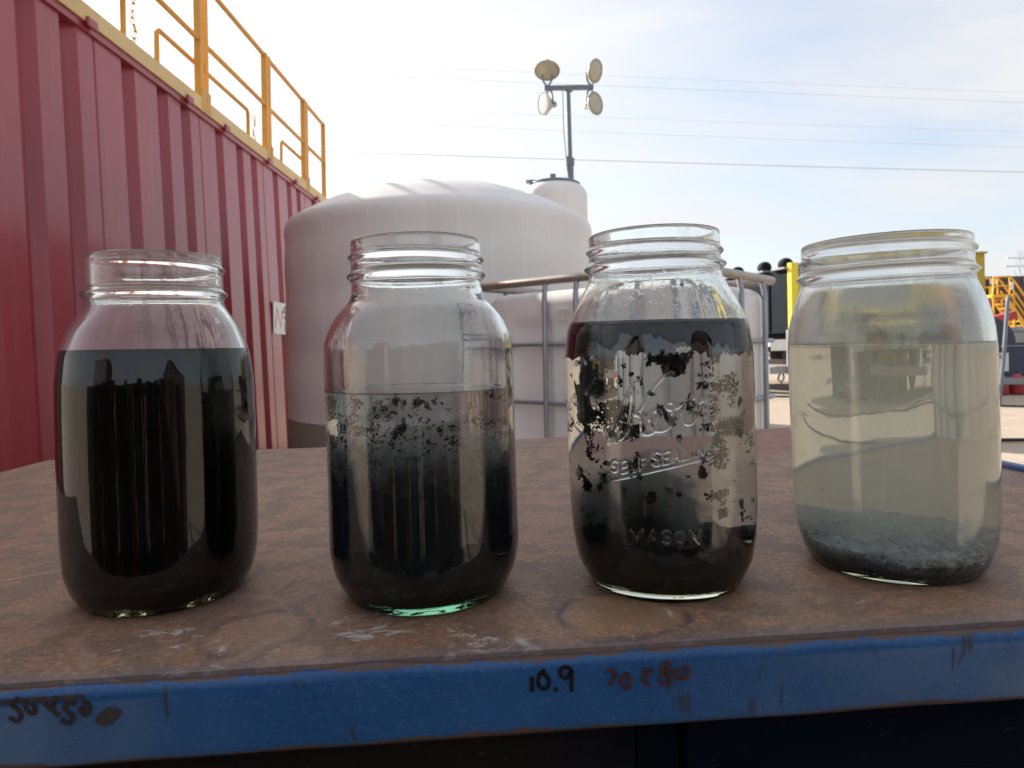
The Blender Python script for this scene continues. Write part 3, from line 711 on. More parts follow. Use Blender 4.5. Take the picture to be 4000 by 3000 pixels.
def emboss(phi, z, R):
    h = np.zeros((len(z), len(phi)))
    A = (np.where(phi > math.pi, phi - 2 * math.pi, phi) * R)[None, :]; Zz = z[:, None]
    for si, s in enumerate(EMB):
        pts = [Vector((a, b, 0)) for a, b in s]
        pts = smooth_line(pts, 4) if si < 2 else pts
        wid = 0.95 if si < 2 else (0.85 if si == 2 else 0.78)
        best = np.full(h.shape, 9.0)
        for a, b in zip(pts[:-1], pts[1:]):
            lo_a, hi_a = min(a.x, b.x) - 2, max(a.x, b.x) + 2
            ia = np.where((A[0] > lo_a) & (A[0] < hi_a))[0]
            iz = np.where((z > min(a.y, b.y) - 2) & (z < max(a.y, b.y) + 2))[0]
            if len(ia) == 0 or len(iz) == 0: continue
            sa, sz = A[:, ia], Zz[iz]
            dx, dz = b.x - a.x, b.y - a.y
            L2 = dx * dx + dz * dz + 1e-9
            t = np.clip(((sa - a.x) * dx + (sz - a.y) * dz) / L2, 0, 1)
            d = np.hypot(sa - a.x - t * dx, sz - a.y - t * dz)
            sub = np.ix_(iz, ia)
            best[sub] = np.minimum(best[sub], d)
        q = np.clip(1 - (best / wid) ** 2, 0, 1)
        h = np.maximum(h, q * q * (0.75 if si < 2 else 0.72))
    return h

def make_jar(x, y, H, prof, bead, threads, level, label, mats, seed, lettered=False, yaw=None, wide=3.0):
    root = empty('glass_jar', on_table(x, y), TILT @ Matrix.Rotation(-math.atan2(x, y), 3, 'Z'), label, 'jar', 'open glass jars in a row on the table')
    zp = np.array([q[1] for q in prof]); rp = np.array([q[0] for q in prof])
    o = np.argsort(zp); zp, rp = zp[o], rp[o]
    zz = np.arange(0, H + 0.01, 0.25)
    rr = np.interp(zz, zp, rp)
    kern = np.exp(-0.5 * (np.arange(-24, 25) * 0.25 / 1.7) ** 2); kern /= kern.sum()
    rs = np.convolve(np.pad(rr, 24, mode='reflect', reflect_type='odd'), kern, 'valid')
    base = lambda z: np.interp(z, zz, rs)
    step = 0.42 if lettered else 0.7
    zo = np.arange(0.6, H - 0.8, step)
    rb = base(0.6)
    pre = [(0, 2.6), (rb * 0.5, 2.4), (rb - 7, 1.8), (rb - 4.5, 0.7), (rb - 3.0, 0.15), (rb - 1.8, 0.0), (rb - 0.6, 0.2)]
    rim = base(H - 1)
    lip = [(rim - 0.15, H - 0.5), (rim - 0.6, H - 0.1), (rim - 1.3, H), (rim - 2.0, H - 0.2), (rim - 2.5, H - 0.8)]
    th = 3.2
    zi = np.arange(H - 1.6, 17, -1.4)
    ri = base(zi) - np.interp(zi, [0, 0.75 * H, 0.86 * H, H], [th, th, 2.9, 2.6])
    Rb = base(20.0) - th
    zb = np.array([16, 15, 14, 13, 12, 11, 10, 9, 8, 7, 6, 5.2, 4.6])
    rbn = np.minimum(base(zb) - th, Rb * np.clip(1 - ((17 - zb) / 13.0) ** 2.6, 0, 1) ** (1 / 2.2))
    inner = np.concatenate([np.stack([ri, zi], 1), np.stack([rbn, zb], 1), np.array([[rbn[-1] * 0.6, 4.2], [0, 4.0]])])
    P = np.concatenate([np.array(pre), np.stack([base(zo), zo], 1), np.array(lip), inner])
    n_pre, n_o, n_l = len(pre), len(zo), len(lip)
    if lettered:
        phi = np.concatenate([np.linspace(-1.15, 1.15, 300, endpoint=False), np.linspace(1.15, 2 * math.pi - 1.15, 110, endpoint=False)])
        phi = np.where(phi < 0, phi + 2 * math.pi, phi); phi = np.concatenate([phi[phi >= 0][np.argsort(phi)]])
    else:
        phi = np.linspace(0, 2 * math.pi, 240, endpoint=False)
    D = np.zeros((len(P), len(phi)))
    zcol = P[:, 1]
    wv = wavy(phi, zcol, seed, 0.05)
    o0, o1 = n_pre, n_pre + n_o
    body = np.clip((zo - 3) / 12, 0, 1)[:, None]
    D[o0:o1] = wv[o0:o1] * body
    i0 = o1 + n_l
    D[i0:] = wavy(phi, zcol[i0:], seed + 50, 0.085) * np.clip((P[i0:, 0] / Rb) ** 4, 0, 1)[:, None]
    # sealing bead and screw thread
    D[o0:o1] += bead[1] * np.exp(-0.5 * ((zo[:, None] - bead[0]) / 1.25) ** 2)
    for (zt, start, turn, amp, pitch) in threads:
        s = ((phi - start) % (2 * math.pi))
        s = np.where(s > math.pi * 2 - 1e-6, 0, s)
        for lap in (0, 1):
            q = s + lap * 2 * math.pi
            fade = np.clip(q / 0.35, 0, 1) * np.clip((turn - q) / 0.35, 0, 1)
            D[o0:o1] += amp * fade[None, :] * np.exp(-0.5 * ((zo[:, None] - (zt - pitch * q / (2 * math.pi))[None, :]) / 0.95) ** 2)
    if lettered:
        D[o0:o1] += emboss(phi, zo, 46.6)
    rm = np.zeros(len(P), int)
    rm[:o0 + int(7 / step)] = 2
    rm[-14:] = 2
    idx = np.arange(len(P))
    rm[(idx >= i0) & (zcol > level * 1000 - 1)] = 1
    gl = spun('glass', P, phi, D, [M[q] for q in mats], rm, root)
    rin = lambda z: np.interp(z, inner[::-1, 1], inner[::-1, 0])
    return root, rin

def level_off(lv, x):          # the water surface stays level while the jar leans with the table
    return lambda X, Y, P: -TAU * X * np.clip((P[:, 1] - (lv - 8)) / 8, 0, 1)[:, None]
def fill(root, rin, z0, lv, name, mat, over=0.25, meniscus=0.9):
    z = np.concatenate([np.linspace(4.3, 17, 18), np.arange(18.5, lv - 1.2, 1.5), [lv - 0.5, lv]])
    r = rin(z) + over
    side = np.stack([r, z], 1)
    side[-1, 1] = lv + meniscus * 0.7
    Rr = r[-1]
    topp = np.array([(Rr - 0.9, lv + 0.12), (Rr - 2.0, lv + 0.02), (Rr * 0.6, lv), (Rr * 0.2, lv), (0, lv)])
    P = np.concatenate([[(0, 3.9)], side, topp])
    phi = np.linspace(0, 2 * math.pi, 160, endpoint=False)
    return spun(name, P, phi, None, [mat], None, root, level_off(lv, 0))

def noise2(X, Y, Z, s, oct=4, rough=0.55):
    out = np.zeros(X.shape)
    it = np.nditer(X, flags=['multi_index'])
    for _ in it:
        i = it.multi_index
        v = 0; a = 1; f = s
        for k in range(oct):
            v += a * mnoise.noise(Vector((X[i] * f, Y[i] * f, Z * 1.7 + k * 3.1)))
            a *= rough; f *= 2.1
        out[i] = v
    return out
def bed(root, rin, name, mat, height, over=0.3, nphi=150, nr=30):
    """settled body that follows the glass, with a lumpy top height(X, Y) in mm"""
    phi = np.linspace(0, 2 * math.pi, nphi, endpoint=False)
    Rg = float(rin(20.0))
    rad = np.linspace(1, 0, nr) ** 0.8
    # rim height at the wall
    hw = height(Rg * 0.97 * np.sin(phi)[None, :], -Rg * 0.97 * np.cos(phi)[None, :])[0]
    ts = np.linspace(0, 1, 26)
    rows = []
    for t in ts:
        z = 4.3 + (hw - 4.3) * t
        r = rin(z) + over
        rows.append(np.stack([r * np.sin(phi), -r * np.cos(phi), z], -1))
    rw = rin(hw) + over
    for q in rad[1:]:
        r = rw * q
        X, Y = r * np.sin(phi), -r * np.cos(phi)
        h = height(X[None, :], Y[None, :])[0]
        rows.append(np.stack([X, Y, h], -1))
    V = np.array(rows)
    n = len(V)
    b0 = V[0].copy(); b0[:, :2] *= 0.0; b0[:, 2] = 4.0
    V = np.concatenate([b0[None], V]).reshape(-1, 3) / 1000
    n += 1; m = nphi
    i, k = np.meshgrid(np.arange(n - 1), np.arange(m), indexing='ij'); k2 = (k + 1) % m
    F = np.stack([i * m + k, i * m + k2, (i + 1) * m + k2, (i + 1) * m + k], -1).reshape(-1, 4)
    return np_mesh(name, V, F, [mat], None, root)

_bm = bmesh.new(); bmesh.ops.create_icosphere(_bm, subdivisions=2, radius=1.0); _bm.verts.index_update()
ICO_V = np.array([v.co[:] for v in _bm.verts]); ICO_F = np.array([[v.index for v in f.verts] for f in _bm.faces]); _bm.free()
_bm = bmesh.new(); bmesh.ops.create_icosphere(_bm, subdivisions=1, radius=1.0); _bm.verts.index_update()
ICS_V = np.array([v.co[:] for v in _bm.verts]); ICS_F = np.array([[v.index for v in f.verts] for f in _bm.faces]); _bm.free()
IC0_V = np.array([(1, 0, 0), (-1, 0, 0), (0, 1, 0), (0, -1, 0), (0, 0, 1), (0, 0, -1)], float); IC0_F = np.array([(0, 2, 4), (2, 1, 4), (1, 3, 4), (3, 0, 4), (2, 0, 5), (1, 2, 5), (3, 1, 5), (0, 3, 5)])
def flocs(root, blobs, mat, name='floc', seed=1, fine=False, ragged=0.45):
    """one ragged cloud of many small lumps: blobs are (x, y, z, r) in mm"""
    rg = np.random.RandomState(seed)
    big, small = (ICO_V, ICO_F) if fine else (ICS_V, ICS_F), (IC0_V, IC0_F)
    Vs = []; Fs = []; n = 0
    for (x, y, z, r) in blobs:
        BV, BF = big if r > 0.45 else small
        q = rg.normal(size=(3, 3)); q, _ = np.linalg.qr(q)
        sc = rg.uniform(0.6, 1.25, 3)
        k = 1 + ragged * rg.uniform(-1, 1, len(BV)) + (rg.uniform(0, 1, len(BV)) > 0.9) * ragged * 1.2
        V = (BV * k[:, None] * sc) @ q * r + np.array([x, y, z])
        Vs.append(V); Fs.append(BF + n); n += len(BV)
    o = np_mesh(name, np.concatenate(Vs) / 1000, np.concatenate(Fs), [mat], None, root, smooth=False)
    tag(o, kind='stuff')
    return o
def clump(rg, c, size, n, flat=None):
    """fractal-looking cluster: each lump grows from an earlier one"""
    pts = [np.array(c, float)]; rs = [min(size * 0.5, 0.8)]
    grow = rg.normal(size=3) * 0.35
    for k in range(max(n, int(size * size * 34))):
        j = int(len(pts) * rg.uniform(0, 1) ** 0.7)
        d = rg.normal(size=3) + grow; d[1] *= 0.6; d /= np.linalg.norm(d) + 1e-6
        r = min(size, 1.0) * rg.uniform(0.28, 0.85)
        pts.append(pts[j] + d * (rs[j] * 0.85 + r * 0.55)); rs.append(r)
    return [(p[0], p[1], p[2], r) for p, r in zip(pts, rs)]
def clip_in(blobs, rin, lv, pad=0.6):
    out = []
    for x, y, z, r in blobs:
        R = float(rin(z)) - r - pad
        q = math.hypot(x, y)
        if z + r > lv - 0.5 or z < 7: continue
        if q > R: x *= R / q; y *= R / q
        out.append((x, y, z, r))
    return out

S = 1.0
J1 = [(35.6, 0), (38.5, 2.5), (41.7, 7.6), (43.8, 14), (44.8, 20.3), (45.5, 33), (45.7, 60), (45.6, 96.5), (45.4, 109), (43.9, 122), (42.2, 128), (39.7, 134.6), (35.6, 141), (32.4, 146), (31.6, 149), (31.5, 156), (31.4, 165), (31.3, 171.5)]
J2 = [(36.6, 0), (38.2, 1.2), (41.5, 6.2), (44.4, 12.4), (45.9, 18.6), (46.7, 24.8), (46.6, 37), (46.5, 80), (46.6, 110), (46.4, 124), (44.3, 130), (41.2, 136), (38.2, 139.5), (35.0, 142.6), (32.9, 145.5), (32.3, 149), (32.2, 156), (32.2, 165), (32.1, 174)]
J3 = [(36.4, 0), (37.3, 1.9), (40.6, 6.9), (43.4, 13.2), (45.5, 25.8), (46.2, 38.4), (46.6, 70), (46.6, 114), (45.2, 126.5), (43.0, 132.8), (40.0, 139), (36.5, 145.4), (33.8, 150), (32.9, 153), (32.8, 160), (32.8, 168), (32.7, 174.4)]
J4 = [(38.6, 0), (39.7, 1.3), (42.5, 5.2), (44.8, 11.7), (46.6, 18), (47.3, 24.7), (47.6, 31), (48.0, 60), (48.5, 112), (47.8, 122), (46.7, 128.6), (44.9, 135), (42.6, 141.6), (40.6, 146), (40.2, 149), (40.2, 156), (40.1, 168.6)]

# jar one: full of black water
L1 = 0.1232
jar, rin = make_jar(-0.182, 0.351, 171.5, J1, (152.2, 2.5), [(167.0, 5.2, 5.0, 1.6, 5.0)], L1,
                    'open glass jar full of opaque black water, in front of the red container', ('glass', 'film_light', 'glass_base'), 11)
fill(jar, rin, 0, L1 * 1000, 'liquid', M['black_liquid'])

# jar two: grey water over a dark cloud of settling sludge
L2 = 0.1002
jar, rin = make_jar(-0.0464, 0.342, 173.9, J2, (156.3, 2.3), [(166.5, 3.6, 7.2, 1.6, 4.0)], L2,
                    'open glass jar two thirds full, grey water over a black sludge cloud', ('glass_green', 'film_clear', 'glass_base_green'), 22)
fill(jar, rin, 0, L2 * 1000, 'liquid', M['water_settling'])
def h2(X, Y): return 30 + 4.0 * noise2(X, Y, 2.0, 0.045, 4, 0.6)
bed(jar, rin, 'sludge', M['sludge'], h2)
def wall_flocs(root, rin, seed, z0, z1, bias, scale, lv, mat, a0=-1.5, a1=1.5, step=0.42, depth=3.5, rmin=0.16, rmax=0.5, anis=0.8):
    """ragged floc clinging to the inside of the glass: lumps where a fractal noise passes a threshold that changes from place to place"""
    rg = np.random.RandomState(seed)
    out = []
    z = z0
    while z < z1:
        R = float(rin(z)) - 0.8
        a = a0
        while a < a1:
            aa, zz_ = a + rg.uniform(-0.5, 0.5) * step / R, z + rg.uniform(-0.5, 0.5) * step
            X, Zc = aa * R, zz_
            v = 0; amp = 1; f = scale
            for k in range(5):
                v += amp * mnoise.noise(Vector((X * f, Zc * f * anis, seed + k * 2.7))); amp *= 0.52; f *= 2.05
            e = v + bias(X, Zc)
            if e > 0:
                q = R - rg.uniform(0, depth) * min(1, e * 2)
                r = rg.uniform(rmin, rmax) * (0.7 + min(0.6, e))
                out.append((q * math.sin(aa), -q * math.cos(aa), zz_, r))
            a += step / R
        z += step
    return flocs(root, clip_in(out, rin, lv, 0.25), mat, seed=seed, ragged=0.5)
def gsum(spots):
    return lambda X, Z: sum(w * math.exp(-((X - cx) / sx) ** 2 - ((Z - cz) / sz) ** 2) for cx, cz, sx, sz, w in spots)
g2 = gsum([(-20, 95, 9, 8, 0.25), (3, 95, 10, 6, 0.25), (-34, 88, 8, 12, 0.3), (-12, 84, 10, 7, 0.2), (30, 74, 12, 8, 0.1)])
wall_flocs(jar, rin, 21, 64, 98, lambda X, Z: g2(X, Z) - 0.47, 0.20, L2 * 1000 - 0.6, M['floc_soft'], depth=9, step=0.42, rmin=0.18, rmax=0.5)
wall_flocs(jar, rin, 23, 64, 99, lambda X, Z: g2(X, Z) - 0.46, 0.2, L2 * 1000 - 0.6, M['floc_soft'], step=0.6, depth=16, rmin=0.3, rmax=0.6)
rg = np.random.RandomState(5)
bl = []
while len(bl) < 2600:
    a = rg.uniform(0, 6.283); q = math.sqrt(rg.uniform(0, 1)) * 42.5
    if rg.rand() < 0.8: z = 54 + abs(rg.normal()) * 11; r = rg.uniform(0.3, 1.1) * (1.2 if z < 68 else 0.7)
    else: z = rg.uniform(62, 99); r = rg.uniform(0.12, 0.4)
    bl.append((q * math.sin(a), -q * math.cos(a), z, r))
flocs(jar, clip_in(bl, rin, L2 * 1000 - 0.6), M['floc_soft'], seed=3)

# jar three: clear water with ragged flocs, a dark skin on top, moulded lettering on the glass
L3 = 0.1289
jar, rin = make_jar(0.0736, 0.3475, 174.4, J3, (157.6, 2.7), [(167.2, 3.4, 7.0, 1.5, 4.2)], L3,
                    'open glass jar with raised lettering, black flocs hanging in clear water', ('glass', 'film_wet', 'glass_base'), 33, True)
fill(jar, rin, 0, L3 * 1000, 'liquid', M['water_plume'])
def h3(X, Y):
    R2 = X * X + Y * Y
    ang = X / 44.0
    return 22 + 10 * np.exp(-((X + 32) / 16) ** 2) + 4.0 * np.exp(-((X + 6) / 15) ** 2) + 5.0 * noise2(X, Y, 5.0, 0.06, 5, 0.7)
bed(jar, rin, 'sludge', M['sludge'], h3)
# skin under the surface
phi = np.linspace(0, 2 * math.pi, 200, endpoint=False)
lv = L3 * 1000 - 0.35
ring_r = np.linspace(1, 0, 22)
Rs = float(rin(lv)) + 0.3
rows = [np.stack([Rs * q * np.sin(phi), -Rs * q * np.cos(phi), np.full(len(phi), lv) - TAU * Rs * q * np.sin(phi)], -1) for q in ring_r[::-1]]
low = []
for q in ring_r:
    X, Y = Rs * q * np.sin(phi), -Rs * q * np.cos(phi)
    d = 10.5 + 5.0 * noise2(X[None], Y[None], 9.0, 0.09, 6, 0.75)[0] - 2.5 * np.cos(X / 14.0) * (q > 0.6)
    zl = lv - np.maximum(d, 3)
    sc = (rin(zl) + 0.3) / Rs if q == 1 else 1.0
    low.append(np.stack([X * sc, Y * sc, zl], -1))
mid = [np.stack([(rin(z_) + 0.3) * np.sin(phi), -(rin(z_) + 0.3) * np.cos(phi), z_], -1) for z_ in [rows[-1][:, 2] * (1 - t) + low[0][:, 2] * t for t in (0.25, 0.5, 0.75)]]
V = np.array(rows + mid + low); n, m = V.shape[:2]
i, k = np.meshgrid(np.arange(n - 1), np.arange(m), indexing='ij'); k2 = (k + 1) % m
F = np.stack([i * m + k, i * m + k2, (i + 1) * m + k2, (i + 1) * m + k], -1).reshape(-1, 4)
np_mesh('floating_skin', V.reshape(-1, 3) / 1000, F, [M['black_liquid']], None, jar)
g3 = gsum([(-27, 107, 7, 6, 0.95), (-20, 110, 5, 5, 0.5), (5, 112, 6.5, 7, 1.25), (9, 109, 4, 5, 0.8), (16, 112, 6, 3, 0.7), (-38, 104, 5, 7, 0.8), (-40, 92, 5, 12, 0.95), (-36, 80, 6, 8, 0.85), (-28, 88, 6, 4, 0.6), (-24, 78, 4, 4, 0.45),
          (-30, 66, 10, 6, 0.45), (-14, 66, 5, 6, 0.6), (-9, 62, 4, 5, 0.5), (-32, 54, 9, 6, 0.55), (24, 64, 4, 4, 0.4), (36, 58, 5, 8, 0.42), (34, 84, 6, 7, 0.5), (40, 44, 6, 6, 0.3), (18, 37, 5, 3, 0.5), (30, 112, 8, 4, 0.55), (-8, 46, 10, 8, 0.35), (-5, 117, 30, 3, 0.7), (26, 92, 3, 3, 0.3), (38, 72, 5, 4, 0.45), (22, 78, 4, 3, 0.4), (30, 40, 4, 4, 0.45), (34, 100, 4, 5, 0.5), (-2, 98, 8, 6, 0.15), (-30, 30, 9, 6, 0.5), (28, 24, 14, 3, 0.5), (0, 26, 14, 5, 0.5)])
wall_flocs(jar, rin, 31, 20, 119, lambda X, Z: g3(X, Z) - 0.70, 0.135, lv - 0.4, M['floc'], step=0.42, rmin=0.32, rmax=0.72, depth=2.5)
g3b = gsum([(-25, 100, 14, 8, 0.5), (-30, 86, 12, 12, 0.5), (14, 106, 16, 8, 0.35), (30, 104, 8, 8, 0.4), (38, 80, 8, 10, 0.4), (-18, 56, 14, 10, 0.5), (8, 84, 20, 8, 0.2), (24, 52, 12, 12, 0.2)])
wall_flocs(jar, rin, 32, 24, 117, lambda X, Z: g3b(X, Z) - 0.58, 0.12, lv - 0.4, M['floc_soft'], step=0.45, depth=24, rmin=0.3, rmax=0.7)

# jar four: wide mouth, cloudy yellowish water over a blue-grey bed
L4 = 0.1149
jar, rin = make_jar(0.1975, 0.360, 168.6, J4, (150.8, 2.6), [(163.6, 5.0, 6.6, 1.7, 4.5)], L4,
                    'wide mouthed glass jar of cloudy yellowish water over blue grey sediment', ('glass', 'film_heavy', 'glass_base'), 44)
fill(jar, rin, 0, L4 * 1000, 'liquid', M['water_yellow'])
def h4(X, Y): return 14.8 - 0.07 * X + 0.11 * Y + 2.6 * noise2(X, Y, 1.0, 0.10, 4, 0.6) + 3.0 * (0.5 - np.abs(noise2(X, Y, 3.0, 0.16, 3, 0.5))) + 0.8 * noise2(X, Y, 4.0, 0.5, 2, 0.6)
bed(jar, rin, 'sediment', M['bed'], h4, nphi=220, nr=60)
rg = np.random.RandomState(12)
bl = []
for k in range(420):
    a = rg.uniform(0, 6.283); q = math.sqrt(rg.uniform(0, 1)) * 43
    xx, yy = q * math.sin(a), -q * math.cos(a)
    bl.append((xx, yy, float(h4(np.array([[xx]]), np.array([[yy]]))[0, 0]) + 0.1, rg.uniform(0.3, 1.1)))
flocs(jar, clip_in(bl, rin, L4 * 1000), M['bed'], seed=13)
bl = []
for k in range(80):
    a = rg.uniform(-1.3, 1.3)
    bl.append((43 * math.sin(a), -43 * math.cos(a), rg.uniform(30, 112), rg.uniform(0.10, 0.28)))
flocs(jar, clip_in(bl, rin, L4 * 1000 - 0.6), M['floc'], seed=14)
# ------------------------------------------------------------------ red container with yellow railing
def wx(z, d=0.0):                    # the container leans away a little
    return -2.60 + (2.93 - z) * 0.038 - d
cont = empty('steel_container', (-3.8, 4.0, 0), None, 'tall corrugated red steel container with a yellow railing along its roof', 'container')
def world_child(mb, name, mat, root, label=None, kind=None):
    o = mb.build(name, mat, None, label, kind)
    o.parent = root
    o.matrix_parent_inverse = root.matrix_world.inverted() if root.matrix_world != Matrix.Identity(4) else Matrix.Identity(4)
    return o
def settle():
    bpy.context.view_layer.update()
settle()
YE = 9.62
seams = [4.28 + 1.45 * k for k in range(-2, 5)]
for si in range(len(seams) - 1):
    a, b = seams[si], min(seams[si + 1], YE)
    if a >= YE: continue
    prof = [(a + 0.004, 0.010)]
    prof += [(a + 0.012, 0.0)]
    for g0, gw in ((0.30, 0.165), (0.76, 0.165), (1.12, 0.165)):
        if a + g0 + gw < b - 0.02:
            prof += [(a + g0, 0.0), (a + g0 + 0.035, 0.060), (a + g0 + gw - 0.055, 0.060), (a + g0 + gw, 0.0)]
    prof += [(b - 0.012, 0.0), (b - 0.004, 0.010)]
    zl, zh = -0.40, 2.845
    p = MB()
    nz_ = 2
    vs = []
    for z in (zl, zh):
        for yy, d in prof: vs.append((wx(z, d), yy, z))
    n = len(prof)
    p.add(vs, [(k, k + 1, n + k + 1, n + k) for k in range(n - 1)])
    back = [(wx(zl, 0.12), a + 0.004, zl), (wx(zl, 0.12), b - 0.004, zl), (wx(zh, 0.12), a + 0.004, zh), (wx(zh, 0.12), b - 0.004, zh)]
    m = len(p.v)
    p.add(back, [(0, 2, 3, 1)])
    p.f += [(0, n, m + 2, m), (n - 1, m + 1, m + 3, 2 * n - 1)]
    p.smooth += [False, False]
    world_child(p, 'wall_sheet', M['red'], cont)
p = MB()                                         # rest of the hull behind the sheets
vs = [(wx(-0.40, 0.125), 1.40, -0.40), (wx(-0.40, 0.125), YE - 0.02, -0.40), (wx(2.86, 0.125), YE - 0.02, 2.86), (wx(2.86, 0.125), 1.40, 2.86)]
vs2 = [(-5.0, y, z) for _, y, z in vs]
p.add(vs + vs2, [(0, 1, 2, 3), (4, 7, 6, 5), (0, 4, 5, 1), (1, 5, 6, 2), (2, 6, 7, 3), (3, 7, 4, 0)])
world_child(p, 'hull', M['red_dark'], cont)
world_child(MB().box((-2.615, 5.515, 2.862), (0.075, 8.27, 0.045)), 'top_rail', M['red'], cont)
world_child(MB().box((wx(0.55) + 0.035, 2.52, 0.462), (0.16, 0.34, 0.06)), 'step_bracket', M['red'], cont)
for y in (2.3, 5.6, 8.9):
    world_child(MB().box((-3.75, y, -0.43), (2.3, 0.25, 0.06)), 'skid_beam', M['red_dark'], cont)
world_child(MB().box((wx(1.6) - 0.03, YE + 0.055, 1.23), (0.14, 0.11, 3.24)), 'corner_post', M['red'], cont)
world_child(MB().box((-2.592, 5.525, 2.942), (0.06, 8.35, 0.11)), 'yellow_kerb', M['yellow_pale'], cont)
for y in (2.75, 4.2, 5.48, 6.2, 7.3, 8.2, 9.1):
    world_child(MB().box((-2.552, y, 2.888), (0.022, 0.10, 0.06), bev=0.008), 'lug', M['red'], cont)
world_child(MB().box((-3.8, 5.51, 2.90), (2.3, 8.2, 0.03)), 'roof_deck', M['red_dark'], cont)
# railing: frames side by side, every frame with two posts, a top and a middle rail
fr = [(1.45, 2.87), (2.90, 3.84), (3.90, 5.76), (5.84, 7.31), (7.38, 8.66), (8.73, 9.58)]
for a, b in fr:
    big = a < 5.9
    h = 4.03
    r = 0.024
    o = world_child(MB().tube([(-2.60, a, h), (-2.60, b, h)], r, 10), 'guard_rail', M['yellow_rail'], cont)
    world_child(MB().tube([(-2.60, a, 3.50), (-2.60, b, 3.50)], r * 0.95, 10), 'mid_rail', M['yellow_rail'], cont)
    for y in (a, b):
        w = 0.034 if 9.5 < y else 0.052
        q = MB().box((-2.60, y + (0.012 if y == a else -0.012), (2.90 + h + 0.02) / 2), (0.055, w, h + 0.02 - 2.90))
        if y < 9.5: q.box((-2.568, y, 2.99), (0.02, 0.085, 0.17))
        po = q.build('post', M['yellow_rail'])
        po.parent = o; po.matrix_parent_inverse = (o.parent.matrix_world @ o.matrix_parent_inverse).inverted() @ Matrix.Identity(4)
for a, b, h in ((2.4, 4.75, 0.40), (5.2, 7.0, 0.335), (8.0, 8.86, 0.33)):
    pts = [(-2.67, a, 2.92), (-2.67, a, 2.97 + h), (-2.67, a + 0.03, 3.0 + h), (-2.67, b - 0.03, 3.0 + h), (-2.67, b, 2.97 + h), (-2.67, b, 2.92)]
    world_child(MB().tube(pts, 0.020, 8), 'hatch_hoop', M['yellow_rail'], cont)
def chain(pts, r):
    p = MB()
    for i in range(len(pts) - 1):
        a, b = Vector(pts[i]), Vector(pts[i + 1]); d = (b - a); L = d.length; d.normalize()
        s_ = d.cross(Vector((1, 0, 0)) if i % 2 else Vector((0, 1, 0))).normalized()
        loop = [a + d * (L / 2) + (d * math.cos(t) * L * 0.62 + s_ * math.sin(t) * L * 0.30) for t in [2 * math.pi * k / 8 for k in range(9)]]
        p.tube(loop, r, 5, False)
    return p
for y, z0, z1, m_ in ((4.79, 2.98, 3.42, 'yellow_rail'), (7.04, 2.95, 3.30, 'yellow_rail'), (9.66, 3.2, 3.95, 'galv')):
    n = int((z1 - z0) / 0.045)
    world_child(chain([(-2.63 + 0.012 * math.sin(k * 1.3), y + 0.02 * math.sin(k * 0.3), z1 - (z1 - z0) * k / n) for k in range(n + 1)], 0.0055), 'chain', M[m_], cont)
# sign on the wall, half hidden by the tank
sx = -2.522
sg = world_child(MB().box((sx, 7.62, 1.215), (0.006, 0.80, 0.345)), 'sign', M['white'], cont)
pz = MB(); ps = MB()
zig = [(7.27, 1.12), (7.33, 1.32), (7.44, 1.12), (7.50, 1.31), (7.51, 1.28)]
pz.ribbon([(sx + 0.0035, y, z) for y, z in zig], 0.030, (1, 0, 0), 0.001)
def put(p, strokes, y0, z0, w, h, lw):
    for s in strokes:
        p.ribbon(smooth_line([(sx + 0.0036, y0 + u * w, z0 + v * h) for u, v in s], 3), lw, (1, 0, 0), 0.001)
GS = [[(1, .85), (.7, 1), (.3, 1), (.05, .85), (.05, .65), (.4, .52), (.8, .42), (1, .25), (.85, .03), (.4, 0), (.0, .15)]]
put(ps, GS, 7.545, 1.22, 0.12, 0.12, 0.030)
put(ps, [[(0, 1), (0, 0), (.6, 0)], [(1, 1), (1, 0)]], 7.56, 1.10, 0.08, 0.07, 0.014)
for q, nm, mt in ((pz, 'emblem', 'red_ink'), (ps, 'lettering', 'dark_ink')):
    o = q.build(nm, M[mt]); o.parent = sg; o.matrix_parent_inverse = (cont.matrix_world @ sg.matrix_parent_inverse).inverted()

# ------------------------------------------------------------------ big white tank
tank = empty('storage_tank', (-0.555, 5.5, 0), None, 'big round white plastic tank with a domed top behind the jars', 'tank')
prof = [(0.0, -0.42), (1.175, -0.42), (1.198, -0.39), (1.206, -0.34)]
for z in np.arange(-0.3, 1.70, 0.05):
    prof.append((1.206 - 0.0035 * (1 + math.cos(2 * math.pi * z / 0.42)), float(z)))
prof += [(1.206, 1.72), (1.205, 1.76), (1.197, 1.795), (1.178, 1.822), (1.14, 1.846), (1.09, 1.872)]
for k in range(1, 13):
    r = 1.09 * (1 - k / 12.0)
    prof.append((r, 1.872 + 0.285 * (1 - (r / 1.09) ** 2) ** 0.92))
MB().lathe(prof, n=96).build('tank_body', M['poly_tank'], tank)
MB().lathe([(0, 2.12), (0.22, 2.12), (0.22, 2.155), (0.20, 2.162), (0, 2.164)], n=32).build('lid', M['poly_tank'], tank)

